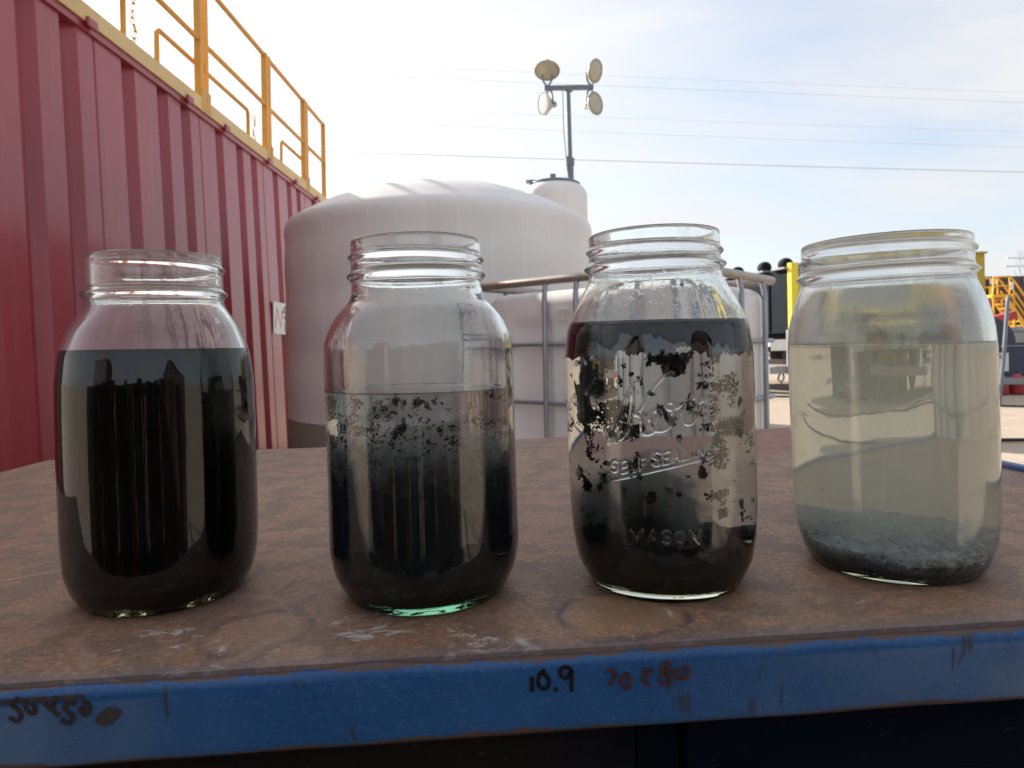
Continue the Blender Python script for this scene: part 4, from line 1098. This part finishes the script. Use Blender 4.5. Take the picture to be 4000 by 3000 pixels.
slim = empty('slim_tank', (0.60, 9.0, 0), None, 'slim tall white plastic tank with a dark lid behind the big tank', 'tank')
prof = [(0.0, 0.9), (0.40, 0.9), (0.425, 0.95)] + [(0.425, z / 10) for z in range(10, 29)] + [(0.422, 2.86), (0.405, 2.90), (0.37, 2.945), (0.33, 2.975), (0.0, 3.0)]
MB().lathe(prof, n=64).build('tank_body', M['poly_slim'], slim)
p = MB().lathe([(0, 2.985), (0.33, 2.975), (0.335, 3.0), (0.30, 3.02), (0, 3.03)], n=40)
p.build('lid', M['steel_blue'], slim)
MB().box((-0.03, -0.12, 3.055), (0.07, 0.06, 0.10)).build('vent', M['steel_blue'], slim)
MB().box((-0.28, -0.05, 3.028), (0.20, 0.10, 0.03)).build('hinge_plate', M['steel_blue'], slim)
for k in range(4):
    a = math.pi / 4 + k * math.pi / 2
    MB().tube([(0.38 * math.cos(a), 0.38 * math.sin(a), 0), (0.38 * math.cos(a), 0.38 * math.sin(a), 0.93)], 0.03, 8).build('leg', M['galv'], slim)

# ------------------------------------------------------------------ light tower
tower = empty('light_tower', (1.347, 15.0, 0), None, 'light tower with four round floodlights on a tall grey mast', 'light tower')
MB().tube([(0, 0, 0.5), (0, 0, 4.85)], 0.078, 12).tube([(0, 0, 4.85), (0, 0, 5.0)], 0.095, 12).build('lower_mast', M['steel_blue'], tower)
MB().tube([(0, 0, 5.0), (-0.02, 0, 6.52)], 0.052, 12).tube([(-0.002, 0, 4.9), (-0.09, 0.0, 5.06)], 0.02, 6).build('upper_mast', M['steel_blue'], tower)
MB().box((0.0, 0, 6.555), (1.08, 0.10, 0.085)).box((0.0, 0, 6.50), (0.16, 0.12, 0.05)).build('cross_bar', M['steel_blue'], tower)
MB().tube([(-0.14, -0.03, 6.5), (-0.13, -0.03, 5.6), (-0.09, -0.04, 5.1), (-0.07, -0.06, 4.75), (-0.04, -0.08, 4.55)], 0.012, 6).build('cable', M['grey'], tower)
MB().box((0, 0.2, 0.42), (1.1, 1.9, 0.5), bev=0.04).build('trailer', M['grey'], tower)
for sx_ in (-0.62, 0.62):
    MB().lathe([(0.0, -0.09), (0.2, -0.09), (0.28, -0.07), (0.30, 0.0), (0.28, 0.07), (0.2, 0.09), (0.0, 0.09)], (sx_, 0.3, 0.30), 24, (1, 0, 0)).build('wheel', M['rubber'], tower)
def t_lens():
    t = NT('floodlight_lens'); v = t.coord()
    c = t.mix(t.noise(v, 5, 3), (0.33, 0.32, 0.24), (0.50, 0.49, 0.40))
    return t.done(t.pbsdf(c, 0.12, 0, 0.7))
M['lens'] = t_lens()
M['lens_clear'] = painted('pale_lens', (0.60, 0.64, 0.62), 0.2, 0.1, 5)
M['reflector'] = painted('reflector_back', (0.55, 0.50, 0.46), 0.35, 0.15, 6, metal=0.3)
lamps = [(-0.478, 6.896, (-0.05, -0.45, -0.89), 0.275, 'lens', 'up'), (0.569, 6.867, (0.62, -0.55, -0.26), 0.25, 'lens', 'up'),
         (-0.555, 6.159, (-0.86, -0.42, -0.12), 0.255, 'lens_clear', 'dn'), (0.560, 6.157, (0.66, -0.70, -0.02), 0.250, 'lens', 'dn')]
for lx, lz, d, R, mt, ud in lamps:
    d = Vector(d).normalized(); cz = lz
    face = Vector((lx, -0.12, cz))
    p = MB().lathe([(0.0, -0.30), (0.06, -0.29), (0.075, -0.20), (0.13, -0.13), (R * 0.82, -0.05), (R, -0.005), (R * 1.02, 0.012), (R * 0.99, 0.018), (R * 0.96, 0.004), (R * 0.80, -0.04), (0.12, -0.12), (0.0, -0.13)], face, 32, d)
    lamp = p.build('floodlight', M['reflector'], tower)
    MB().lathe([(0.0, 0.020), (R * 0.6, 0.012), (R * 0.955, 0.006), (R * 0.955, 0.0), (0.0, 0.0)], face, 32, d).build('lens', M[mt], lamp)
    s_ = 1 if ud == 'up' else -1
    bx = -0.47 if lx < 0 else 0.50
    back = face - d * 0.22
    side = d.cross(Vector((0, 0, 1))).normalized()
    q = MB()
    for k in (-1, 1):
        q.tube(smooth_line([(bx, 0, 6.555 + 0.03 * s_), back * 0.35 + Vector((bx, 0, 6.555)) * 0.65 + side * 0.10 * k, back + side * 0.115 * k + d * 0.06, back + side * 0.08 * k], 5), 0.022, 6)
    q.build('yoke', M['steel_blue'], lamp)

# ------------------------------------------------------------------ caged white tote
A = Vector((-0.185, 3.60, 0)); dL = Vector((0.755, -0.656, 0)).normalized(); dR = Vector((0.604, 0.69, 0)); dR = (dR - dL * dR.dot(dL)).normalized()
tote = empty('caged_tank', A, Matrix((dL, dR, (0, 0, 1))).transposed(), 'white plastic tote tank in a grey tube cage behind the table', 'tote tank')
LX, LY = 1.22, 0.95
settle()
# bottle: rounded block, corners and top rounded, panels pressed in
def bottle():
    p = MB()
    zs = [0.17, 0.18, 0.21, 0.26] + [0.30 + 0.03 * k for k in range(24)] + [1.02, 1.04, 1.06, 1.08, 1.10, 1.115, 1.125, 1.13]
    NPH = 160
    vs = []
    ins = 0.016
    hx, hy = LX / 2 - ins, LY / 2 - ins
    for z in zs:
        t = max(0.0, (z - 1.04) / 0.09); b = max(0.0, (0.26 - z) / 0.09)
        ext = (1 - t ** 2.4) ** (1 / 2.4) if t < 1 else 0
        inset = 0.085 * (1 - ext) + 0.05 * (1 - math.sqrt(max(0, 1 - b * b)))
        e = 0.20
        for k in range(NPH):
            a = 2 * math.pi * k / NPH
            c, s_ = math.cos(a), math.sin(a)
            x = (hx - inset) * math.copysign(abs(c) ** e, c); y = (hy - inset) * math.copysign(abs(s_) ** e, s_)
            # pressed panels in the long sides
            if abs(s_) > 0.5 and 0.34 < z < 1.03:
                u = x / hx
                w = min(1, max(0, (abs(abs(u) - 0.0) - 0.07) / 0.03)) * min(1, max(0, (0.62 - abs(u)) / 0.05))
                w *= min(1, max(0, (1.0 - z - 0.10 * max(0, abs(u) * 2 - 1) ** 2) / 0.05)) * min(1, (z - 0.34) / 0.05)
                y -= math.copysign(0.036 * w, y)
            vs.append((LX / 2 + x, LY / 2 + y, z))
    n = len(zs)
    fs = [(i * NPH + k, i * NPH + (k + 1) % NPH, (i + 1) * NPH + (k + 1) % NPH, (i + 1) * NPH + k) for i in range(n - 1) for k in range(NPH)]
    fs += [tuple(range((n - 1) * NPH, n * NPH)), tuple(range(NPH))[::-1]]
    return p.add(vs, fs, True)
bt = bottle().build('bottle', M['poly_tote'], tote)
MB().lathe([(0.0, 1.12), (0.115, 1.12), (0.115, 1.15), (0.10, 1.158), (0, 1.16)], (LX / 2, LY / 2, 0), 32).build('cap', M['red_dark'], tote)
def bar(p, a, b, r): return p.tube([a, b], r, 10)
ZB = (0.297, 0.581, 0.865)
RB = 0.0115
def hoop(z, r):
    c = 0.05; pts = []
    for (cx, cy_, a0) in ((c, c, math.pi), (LX - c, c, 1.5 * math.pi), (LX - c, LY - c, 0), (c, LY - c, 0.5 * math.pi)):
        for k in range(6):
            a = a0 + (math.pi / 2) * k / 5
            pts.append((cx + c * math.cos(a), cy_ + c * math.sin(a), z))
    pts.append(pts[0])
    return MB().tube(pts, r, 10)
for z in ZB:
    hoop(z, RB).build('cage_bar', M['galv'], tote)
hoop(1.172, 0.0215).build('top_tube', M['galv_warm'], tote)
ups = [(t * LX / 1.22, -0.012) for t in (0.012, 0.468, 0.652, 0.93, 1.208)]
for x_, y_ in ups: MB().tube([(x_, y_, 0.16), (x_, y_, 1.10), (x_, y_ + 0.006, 1.13), (x_, y_ + 0.012, 1.16)], RB * 1.15, 10).build('cage_upright', M['galv'], tote)
for s_ in (0.25, 0.495, 0.78): MB().tube([(LX + 0.012, s_, 0.16), (LX + 0.012, s_, 1.10), (LX + 0.006, s_, 1.13), (LX, s_, 1.16)], RB * 1.15, 10).build('cage_upright', M['galv'], tote)
for x_ in (0.2, 0.6, 1.0): MB().tube([(x_, LY + 0.012, 0.16), (x_, LY + 0.012, 1.16)], RB * 1.15, 10).build('cage_upright', M['galv'], tote)
for s_ in (0.25, 0.7): MB().tube([(-0.012, s_, 0.16), (-0.012, s_, 1.16)], RB * 1.15, 10).build('cage_upright', M['galv'], tote)
p = MB().box((LX / 2, LY / 2, 0.15), (LX, LY, 0.03))
for y_ in (0.06, LY / 2, LY - 0.06): p.box((LX / 2, y_, 0.0675), (LX, 0.09, 0.135))
p.build('pallet', M['galv'], tote)
# raised fill marks on the side: 1000 with its ticks
yf = 0.015
GL = {'1': [[(0.3, .8), (.5, 1), (.5, 0)]], '0': [[(.5, 1), (.1, .8), (.1, .2), (.5, 0), (.9, .2), (.9, .8), (.5, 1)]]}
for k, c in enumerate('1000'):
    p = MB()
    for s_ in GL[c]:
        p.ribbon([(0.52 + (k + u * 0.8) * 0.019, yf - 0.001, 1.005 + v * 0.028) for u, v in s_], 0.004, (0, -1, 0), 0.003)
    p.build('raised_digit', M['poly_tote'], bt)
for k in range(5):
    MB().ribbon([(0.545, yf - 0.001, 0.98 - k * 0.085), (0.545 + (0.035 if k % 2 == 0 else 0.02), yf - 0.001, 0.98 - k * 0.085)], 0.004, (0, -1, 0), 0.003).build('fill_mark', M['poly_tote'], bt)

# ------------------------------------------------------------------ power lines
for k, (x0, z0, x1, z1, Y, r) in enumerate(((-12.451, 14.074, 33.989, 11.899, 45, 0.022), (-1.762, 18.685, 41.576, 16.357, 55, 0.009), (-15.612, 21.395, 37.853, 18.233, 50, 0.010), (-1.9, 21.613, 45.379, 19.119, 60, 0.008), (-15.6, 22.15, 37.85, 18.95, 50, 0.008))):
    dx, dz = x1 - x0, z1 - z0
    a, b = Vector((x0 - dx * 1.6, Y, z0 - dz * 1.6)), Vector((x1 + dx * 1.6, Y, z1 + dz * 1.6))
    pts = []
    for i in range(41):
        t = i / 40
        q = a.lerp(b, t); q.z -= 0.0 + 1.2 * (1 - (2 * t - 1) ** 2) - 1.12
        pts.append(q)
    o = MB().tube(pts, r, 6).build('power_line', M['wire'])
    tag(o, ('lowest and thickest overhead power line crossing the sky', 'thin overhead power line next above the thickest one', 'overhead power line crossing just above the floodlights at the left', 'faint overhead power line between the thin one and the upper pair', 'topmost faint overhead power line crossing the sky')[k], 'power line', 'overhead power lines')

# ------------------------------------------------------------------ black and yellow trailer unit
fx = Vector((1.7, 0.4, 0)).normalized(); fy = Vector((-0.26, 1.7, 0)); fy = (fy - fx * fy.dot(fx)).normalized(); fy = Vector((-0.235, 0.972, 0))
unit = empty('trailer_unit', (4.5, 11.0, 0), Matrix((fx, Vector((-fx.y, fx.x, 0)), (0, 0, 1))).transposed(), 'black trailer mounted machine with a bright yellow end frame', 'trailer')
WU = 2.72
sk = Vector((-0.10, 1.0, 0)).normalized()
def ubox(y0, y1, x0, x1, z0, z1):
    p = MB()
    vs = [(x0 + sk.x * y0, y0, z0), (x1 + sk.x * y0, y0, z0), (x1 + sk.x * y1, y1, z0), (x0 + sk.x * y1, y1, z0)]
    vs = vs + [(a, b, z1) for a, b, _ in vs]
    return p.add(vs, [(0, 3, 2, 1), (4, 5, 6, 7), (0, 1, 5, 4), (1, 2, 6, 5), (2, 3, 7, 6), (3, 0, 4, 7)])
ubox(0.06, 5.0, 0.02, WU - 0.02, 1.02, 2.06).build('machine_body', M['black'], unit)
for k in range(6): ubox(0.5 + k * 0.8, 0.53 + k * 0.8, 0.0, 0.03, 1.05, 2.02).build('side_rib', M['black'], unit)
p = MB()
for (x0, x1, z0, z1) in ((0, 0.125, 1.09, 2.15), (WU - 0.12, WU, 1.09, 2.15), (0.125, WU - 0.12, 2.07, 2.15), (0.125, WU - 0.12, 1.09, 1.20)):
    p.box(((x0 + x1) / 2, 0.01, (z0 + z1) / 2), (x1 - x0, 0.10, z1 - z0))
p.build('end_frame', M['yellow'], unit)
MB().box((WU / 2, 0.05, 1.64), (WU - 0.24, 0.03, 0.87)).build('end_panel', M['grey'], unit)
p = MB()
def uglyph(strokes, x0, z0, w, h, lw):
    for s_ in strokes: p.ribbon([(x0 + u * w, 0.033, z0 + v * h) for u, v in s_], lw, (0, -1, 0), 0.003)
uglyph([[(0, 1), (1, 1)], [(.5, 1), (.5, 0)], [(0, 0), (1, 0)]], 0.155, 1.58, 0.10, 0.17, 0.04)
p.box((0.20, 0.03, 1.90), (0.14, 0.01, 0.08)); p.box((0.205, 0.03, 1.80), (0.13, 0.01, 0.05))
p.build('lettering', M['yellow'], unit)
for (y_, x_, r_) in ((0.02, 0.10, 0.105), (0.53, 0.10, 0.105), (1.25, 0.10, 0.105), (2.3, 0.10, 0.105)):
    xx = x_ + sk.x * y_ - 0.02
    MB().lathe([(0, -0.12), (r_ * 0.6, -0.115), (r_ * 0.9, -0.08), (r_, 0.0), (r_ * 0.9, 0.08), (r_ * 0.6, 0.115), (0, 0.12)], (xx, y_ + 0.2, 2.06 + r_ * 0.9), 20, (0.2, 1, 0)).build('muffler', M['black'], unit)
    MB().box((xx + 0.02, y_ + 0.2, 2.075), (0.34, 0.34, 0.03)).build('muffler_base', M['grey'], unit)
ubox(0.0, 5.0, 0.02, 0.14, 0.38, 0.50).build('chassis_beam', M['grey'], unit)
ubox(0.0, 5.0, WU - 0.14, WU - 0.02, 0.38, 0.50).build('chassis_beam', M['grey'], unit)
ubox(0.0, 5.0, 0.10, WU - 0.10, 0.94, 1.01).build('deck', M['black'], unit)
MB().box((WU / 2, -0.06, 0.42), (WU + 0.2, 0.10, 0.12)).build('rear_bumper', M['grey'], unit)
for x_ in (0.0, WU): MB().box((x_, 0.0, 0.74), (0.10, 0.10, 0.66)).build('corner_leg', M['grey'], unit)
for k in range(4): MB().box((0.08 + k * 0.72, -0.115, 0.405), (0.26, 0.006, 0.06)).build('red_reflector', M['bright_red'], unit)
MB().box((-0.20, -0.02, 0.47), (0.22, 0.02, 0.035)).build('marker_light', M['orange'], unit)
MB().box((-0.20, 0.0, 0.42), (0.44, 0.08, 0.11)).build('side_beam', M['grey'], unit)
MB().tube([(-0.22, -0.02, 0.38), (-0.26, -0.02, 0.28), (-0.20, -0.02, 0.22), (-0.15, -0.02, 0.30), (-0.17, -0.02, 0.38)], 0.014, 6).build('chain', M['rubber'], unit)
for y_ in (1.6, 2.6):
    for x_ in (0.15, WU - 0.15):
        MB().lathe([(0, -0.10), (0.2, -0.10), (0.30, -0.08), (0.33, 0.0), (0.30, 0.08), (0.2, 0.10), (0, 0.10)], (x_ + sk.x * y_, y_, 0.32), 24, (1, 0, 0)).build('wheel', M['rubber'], unit)
MB().tube([(WU - 0.3, 0.1, 0.0), (WU - 0.3, 0.1, 0.5)], 0.05, 8).build('jack_stand', M['grey'], unit)

# yellow cabin behind it, its shaded face put into the paint colour
cab = empty('steel_cabin', (7.9, 13.0, 0), None, 'tall steel cabin in shade-darkened yellow just right of the widest jar', 'cabin')
MB().box((0.0, 0.9, 1.36), (2.30, 1.8, 2.30), bev=0.02).build('cabin_body', M['yellow_shaded'], cab)
MB().box((0.0, 0.9, 2.52), (2.36, 1.86, 0.035)).build('roof', M['yellow_shaded'], cab)
MB().box((0.0, 0.9, 0.10), (2.1, 1.6, 0.22)).build('skid', M['black'], cab)
MB().box((-0.4, -0.012, 1.25), (0.85, 0.03, 1.85)).build('door', M['yellow_shaded'], cab)

# pickup far behind
pk = empty('pickup_truck', (11.9, 30.0, 0), None, 'white pickup truck far behind the caged tote', 'truck')
p = MB(); hull = [(-0.9, 0.55), (-0.9, 1.0), (-0.6, 1.08), (0.3, 1.12), (0.75, 1.72), (2.2, 1.76), (2.5, 1.18), (4.4, 1.16), (4.4, 0.55)]
n = len(hull)
p.add([(x, -0.9, z) for x, z in hull] + [(x, 0.9, z) for x, z in hull], [tuple(range(n))[::-1], tuple(range(n, 2 * n))] + [(k, (k + 1) % n, n + (k + 1) % n, n + k) for k in range(n)])
p.build('truck_body', M['white'], pk)
MB().add([(0.42, -0.91, 1.16), (0.80, -0.91, 1.62), (2.1, -0.91, 1.66), (2.3, -0.91, 1.2)] + [(0.42, -0.88, 1.16), (0.80, -0.88, 1.62), (2.1, -0.88, 1.66), (2.3, -0.88, 1.2)], [(0, 1, 2, 3), (4, 7, 6, 5), (0, 4, 5, 1), (1, 5, 6, 2), (2, 6, 7, 3), (3, 7, 4, 0)]).build('side_window', M['black'], pk)
for x_ in (0.1, 3.4):
    for y_ in (-0.8, 0.8):
        MB().lathe([(0, -0.12), (0.3, -0.12), (0.38, -0.09), (0.38, 0.09), (0.3, 0.12), (0, 0.12)], (x_, y_, 0.38), 24, (0, 1, 0)).build('wheel', M['rubber'], pk)
MB().box((-0.92, 0, 0.62), (0.12, 1.8, 0.22)).build('bumper', M['black'], pk)

# ------------------------------------------------------------------ far right: brown tank, yellow stairs, navy skid, cans
bt_ = empty('frac_tank', (33.5, 41.5, 0), None, 'long rusty brown steel tank on the far side of the yard', 'tank')
MB().box((0, 0, 2.35), (12.0, 2.6, 4.5), bev=0.05).build('tank_body', M['brown_steel'], bt_)
for k in range(14): MB().box((-5.6 + k * 0.86, -1.34, 2.35), (0.16, 0.10, 4.3)).build('rib', M['brown_steel'], bt_)
for x_, z_, w_, h_, m_ in ((-5.15, 4.28, 0.42, 0.30, 'white'), (-3.2 + 0.0, 4.32, 0.26, 0.26, 'white'), (-5.3, 3.65, 0.22, 0.75, 'yellow')):
    MB().box((x_, -1.41, z_), (w_, 0.02, h_)).build('placard', M[m_], bt_)
st = empty('access_stairs', (26.85, 38.0, 0), None, 'yellow steel access stairs with handrails against the brown tank', 'stairs')
MB().box((0.60, 0.5, 3.30), (1.25, 1.0, 0.16)).build('platform', M['stair_yellow'], st)
MB().box((1.28, 0.5, 3.34), (0.2, 1.0, 0.14)).build('platform_edge', M['stair_yellow'], st)
def stair_side(y_):
    s0, s1 = Vector((0.62, y_, 3.32)), Vector((2.75, y_, 0.15)); d = (s1 - s0).normalized()
    c = (s0 + s1) / 2; up = Vector((-d.z, 0, d.x)) * 1
    return MB().box(c, ((s1 - s0).length, 0.06, 0.24), (d, Vector((0, 1, 0)), Vector((-d.z, 0, d.x))))
for y_ in (0.0, 0.95): stair_side(y_).build('stringer', M['stair_yellow'], st)
for k in range(12): MB().box((0.72 + 0.17 * k, 0.48, 3.12 - 0.25 * k), (0.24, 0.9, 0.04)).build('tread', M['stair_yellow'], st)
for y_ in (0.0, 0.95):
    MB().tube([(0.0, y_, 3.3), (0.05, y_, 4.36), (0.98, y_, 4.38), (1.25, y_, 4.05), (3.0, y_, 1.45), (3.0, y_, 0.3)], 0.05, 8).build('handrail', M['stair_yellow'], st)
    MB().tube([(0.03, y_, 3.85), (0.95, y_, 3.86), (0.95, y_, 3.3)], 0.045, 8).tube([(0.95, y_, 4.36), (0.95, y_, 3.3)], 0.045, 8).tube([(1.12, y_, 3.62), (2.9, y_, 0.95)], 0.045, 8).build('mid_rail', M['stair_yellow'], st)
MB().box((1.02, -0.07, 3.86), (0.17, 0.02, 0.42)).build('placard', M['white'], st)
for x_ in (0.06, 1.2):
    for y_ in (0.05, 0.95): MB().tube([(x_, y_, 0.0), (x_, y_, 3.25)], 0.05, 8).build('leg', M['stair_yellow'], st)

pu = empty('pump_set', (12.3, 18.0, 0), None, 'grey pump set with red valves in front of the yellow stairs', 'pump')
MB().box((0.75, 0, 0.88), (2.6, 0.8, 0.30)).build('pump_frame', M['grey'], pu)
MB().tube([(-0.6, -0.1, 1.12), (2.3, -0.1, 1.04)], 0.10, 10).build('pipe', M['grey'], pu)
MB().lathe([(0, -0.2), (0.16, -0.2), (0.2, 0), (0.16, 0.2), (0, 0.2)], (-0.05, -0.2, 1.75), 20, (1, 0, 0.3)).build('valve', M['can_red'], pu)
MB().box((0.50, -0.2, 1.42), (0.62, 0.3, 0.20), (Vector((0.96, 0, 0.25)), Vector((0, 1, 0)), Vector((-0.25, 0, 0.96)))).build('valve', M['can_red'], pu)
MB().box((0.2, 0.1, 1.2), (0.5, 0.5, 0.22)).build('gear_box', M['navy'], pu)
MB().tube([(1.75, -0.1, 0.75), (2.35, -0.1, 1.15)], 0.05, 8).build('brace', M['galv'], pu)
MB().box((2.0, 0.3, 0.72), (0.5, 0.3, 0.5)).build('engine_block', M['orange'], pu)
for x_ in (-0.4, 1.9):
    for y_ in (-0.35, 0.35): MB().box((x_, y_, 0.37), (0.12, 0.12, 0.74)).build('leg', M['grey'], pu)

sk_ = empty('skid_unit', (8.3, 11.5, 0), None, 'dark navy skid unit with a rounded hood right of the widest jar', 'machine')
p = MB(); pr = [(-0.75, 0.06), (-0.75, 0.84)]
pr += [(-0.35 + 0.55 * math.cos(math.radians(180 - a)) * 1.0, 0.80 + 0.46 * math.sin(math.radians(a))) for a in range(30, 181, 10)]
pr += [(0.55, 0.80), (1.9, 0.80), (1.9, 0.06)]
n = len(pr)
p.add([(x, 0, z) for x, z in pr] + [(x, 1.5, z) for x, z in pr], [tuple(range(n)), tuple(range(n, 2 * n))[::-1]] + [(k, n + k, n + (k + 1) % n, (k + 1) % n) for k in range(n)])
p.build('hood', M['navy'], sk_)
MB().box((0.55, -0.012, 0.745), (2.6, 0.02, 0.018)).build('trim_strip', M['grey'], sk_)
sgn = MB().box((-0.10, -0.012, 0.475), (0.32, 0.012, 0.31)).build('sign', M['white'], sk_)
p = MB()
SM = {'o': [[(.5, .6), (.1, .5), (.1, .1), (.5, 0), (.9, .1), (.9, .5), (.5, .6)]], 'v': [[(0, .6), (.5, 0), (1, .6)]], 'e': [[(.1, .3), (.9, .3), (.8, .55), (.4, .6), (.1, .4), (.1, .1), (.5, 0), (.9, .1)]], 't': [[(.5, 1), (.5, .1), (.8, 0)], [(.1, .65), (.9, .65)]]}
for k, c in enumerate('ovet'):
    for s_ in SM[c]: p.ribbon([(-0.245 + (k + u * 0.75) * 0.072, -0.0185, 0.545 + v * 0.075) for u, v in s_], 0.016, (0, -1, 0), 0.001)
p.build('lettering', M['blue_ink'], sgn)
p = MB()
for k in range(3): p.box((-0.10, -0.0185, 0.46 - 0.04 * k), (0.24 - 0.03 * k, 0.001, 0.010))
p.build('small_print', M['grey'], sgn)
MB().box((0.55, 0.7, 0.03), (2.9, 1.5, 0.06)).build('skid', M['black'], sk_)

for k, x_ in enumerate((7.66, 7.93, 8.2)):
    o = empty('fuel_can', (x_, 10.72, 0), None, ('red cone topped fuel can beside the jar edge, leftmost in the grey rack', 'red cone topped fuel can second from the left in the grey rack', 'red cone topped fuel can third from the left in the grey rack')[k], 'fuel can', 'red fuel cans in a grey rack')
    MB().lathe([(0, 0.0), (0.115, 0.0), (0.122, 0.01), (0.122, 0.19), (0.115, 0.21), (0.03, 0.315), (0.0, 0.32)], n=24).build('can_body', M['can_red'], o)
    MB().lathe([(0, 0.31), (0.022, 0.31), (0.022, 0.35), (0, 0.352)], n=12).build('cap', M['rubber'], o)
rk = empty('can_rack', (8.1, 10.60, 0), None, 'low grey steel rack holding red fuel cans', 'rack')
MB().box((0, -0.03, 0.205), (1.4, 0.02, 0.10)).build('front_bar', M['grey'], rk)
MB().box((0, 0.30, 0.205), (1.4, 0.02, 0.10)).build('rear_bar', M['grey'], rk)
for x_ in (-0.69, 0.69): MB().box((x_, 0.135, 0.135), (0.02, 0.31, 0.24)).build('end_plate', M['grey'], rk)
MB().box((0.0, -0.043, 0.205), (0.12, 0.005, 0.05)).build('red_label', M['bright_red'], rk)
po = MB().tube(smooth_line([(6.42, 9.0, -0.01), (6.455, 9.0, 0.35), (6.48, 9.0, 0.56), (6.545, 9.02, 1.1), (6.575, 9.03, 1.36), (6.60, 9.04, 1.42)], 6), 0.024, 8).build('grey_pole', M['steel_blue'])
tag(po, 'thin grey leaning pole standing in front of the navy skid unit', 'pole')
MB_ = lambda pts, r: MB().tube(smooth_line(pts, 5), r, 6)
o = MB_([(2.2, 6.3, 0.0), (3.4, 5.9, 0.002), (4.2, 5.75, 0.004), (5.2, 5.7, 0.0), (7.5, 5.5, 0.0), (10, 5.6, 0.0)], 0.016).build('hose', M['rubber']); tag(o, 'black hose lying across the pale ground nearest the table', 'hose')
o = MB_([(2.0, 11.1, 0.0), (4.0, 11.0, 0.0), (4.6, 10.7, 0.0), (6.0, 9.0, 0.0), (7.6, 8.3, 0.0), (12, 8.1, 0.0)], 0.016).build('cable', M['rubber']); tag(o, 'dark cable on the ground running towards the black and yellow trailer', 'cable')

# lattice pylon on the horizon
py = empty('lattice_pylon', (112.0, 150.0, 0), None, 'faint lattice pylon on the horizon at the far right', 'pylon')
p = MB()
for sx_, sy_ in ((-1, -1), (1, -1), (1, 1), (-1, 1)):
    p.tube([(1.8 * sx_, 1.8 * sy_, 0), (0.35 * sx_, 0.35 * sy_, 20.5)], 0.07, 4)
for k in range(9):
    z0, z1 = 20.5 * k / 9, 20.5 * (k + 1) / 9
    w0, w1 = 1.8 - 1.45 * k / 9, 1.8 - 1.45 * (k + 1) / 9
    for s_ in (-1, 1):
        p.tube([(-w0, s_ * w0, z0), (w1, s_ * w1, z1)], 0.045, 4).tube([(w0, s_ * w0, z0), (-w1, s_ * w1, z1)], 0.045, 4)
p.build('lattice', M['wire'], py)
MB().box((0, 0, 18.8), (5.5, 0.3, 0.25)).box((0, 0, 17.0), (6.5, 0.3, 0.25)).build('cross_arm', M['wire'], py)

# ------------------------------------------------------------------ behind the camera: unseen boards and boxes added to darken the jar reflections
sh = empty('photographer_stand_in', (0.0, -0.80, 0), None, 'added dark board screen standing in for the crouching photographer right behind the camera', 'stand-in')  # boards added in place of the photographer's dark shape mirrored in the jars
rg = random.Random(4)
x = -1.95
while x < 1.3:
    w = rg.uniform(0.05, 0.13)
    hgt = 0.97 + rg.uniform(-0.06, 0.10) - 0.06 * abs(x) ** 2
    zb_ = 0.0 if rg.random() < 0.7 else rg.uniform(0.06, 0.2)
    MB().box((x + w / 2, rg.uniform(-0.03, 0.03), (zb_ + hgt) / 2), (w - (0.004 if rg.random() < 0.8 else 0.02), 0.03, hgt - zb_)).build('board', M['wood_dark' if rg.random() < 0.74 else 'wood_brown'], sh)
    x += w
for z in (0.3, 0.85): MB().box((-0.32, -0.06, z), (3.2, 0.04, 0.08)).build('cross_rail', M['wood_dark'], sh)
for x_ in (-1.8, -0.9, 0.0, 1.0): MB().box((x_, -0.25, 0.04), (0.08, 0.5, 0.08)).build('foot', M['wood_dark'], sh)
for k, (x_, y_, w_, h_) in enumerate(((-4.2, -5.0, 2.2, 2.0), (4.6, -4.6, 2.6, 2.1))):
    bx = empty('reflection_box', (x_, y_, 0), None, ('unseen dark box added for the jar reflections, behind the photographer on the left', 'unseen dark box added for the jar reflections, behind the photographer on the right')[k], 'storage box', 'dark boxes added behind the photographer for the jar reflections')  # boxes made up as dark shapes for the jars to mirror
    MB().box((0, 0, h_ / 2 + 0.1), (w_, 1.6, h_), bev=0.02).build('box_body', M['brown_steel'], bx)
    MB().box((0, 0, h_ + 0.12), (w_ + 0.06, 1.66, 0.05)).build('lid', M['black'], bx)
    for q in (-0.7, 0.7): MB().box((q, 0, 0.05), (0.2, 1.5, 0.10)).build('skid', M['black'], bx)
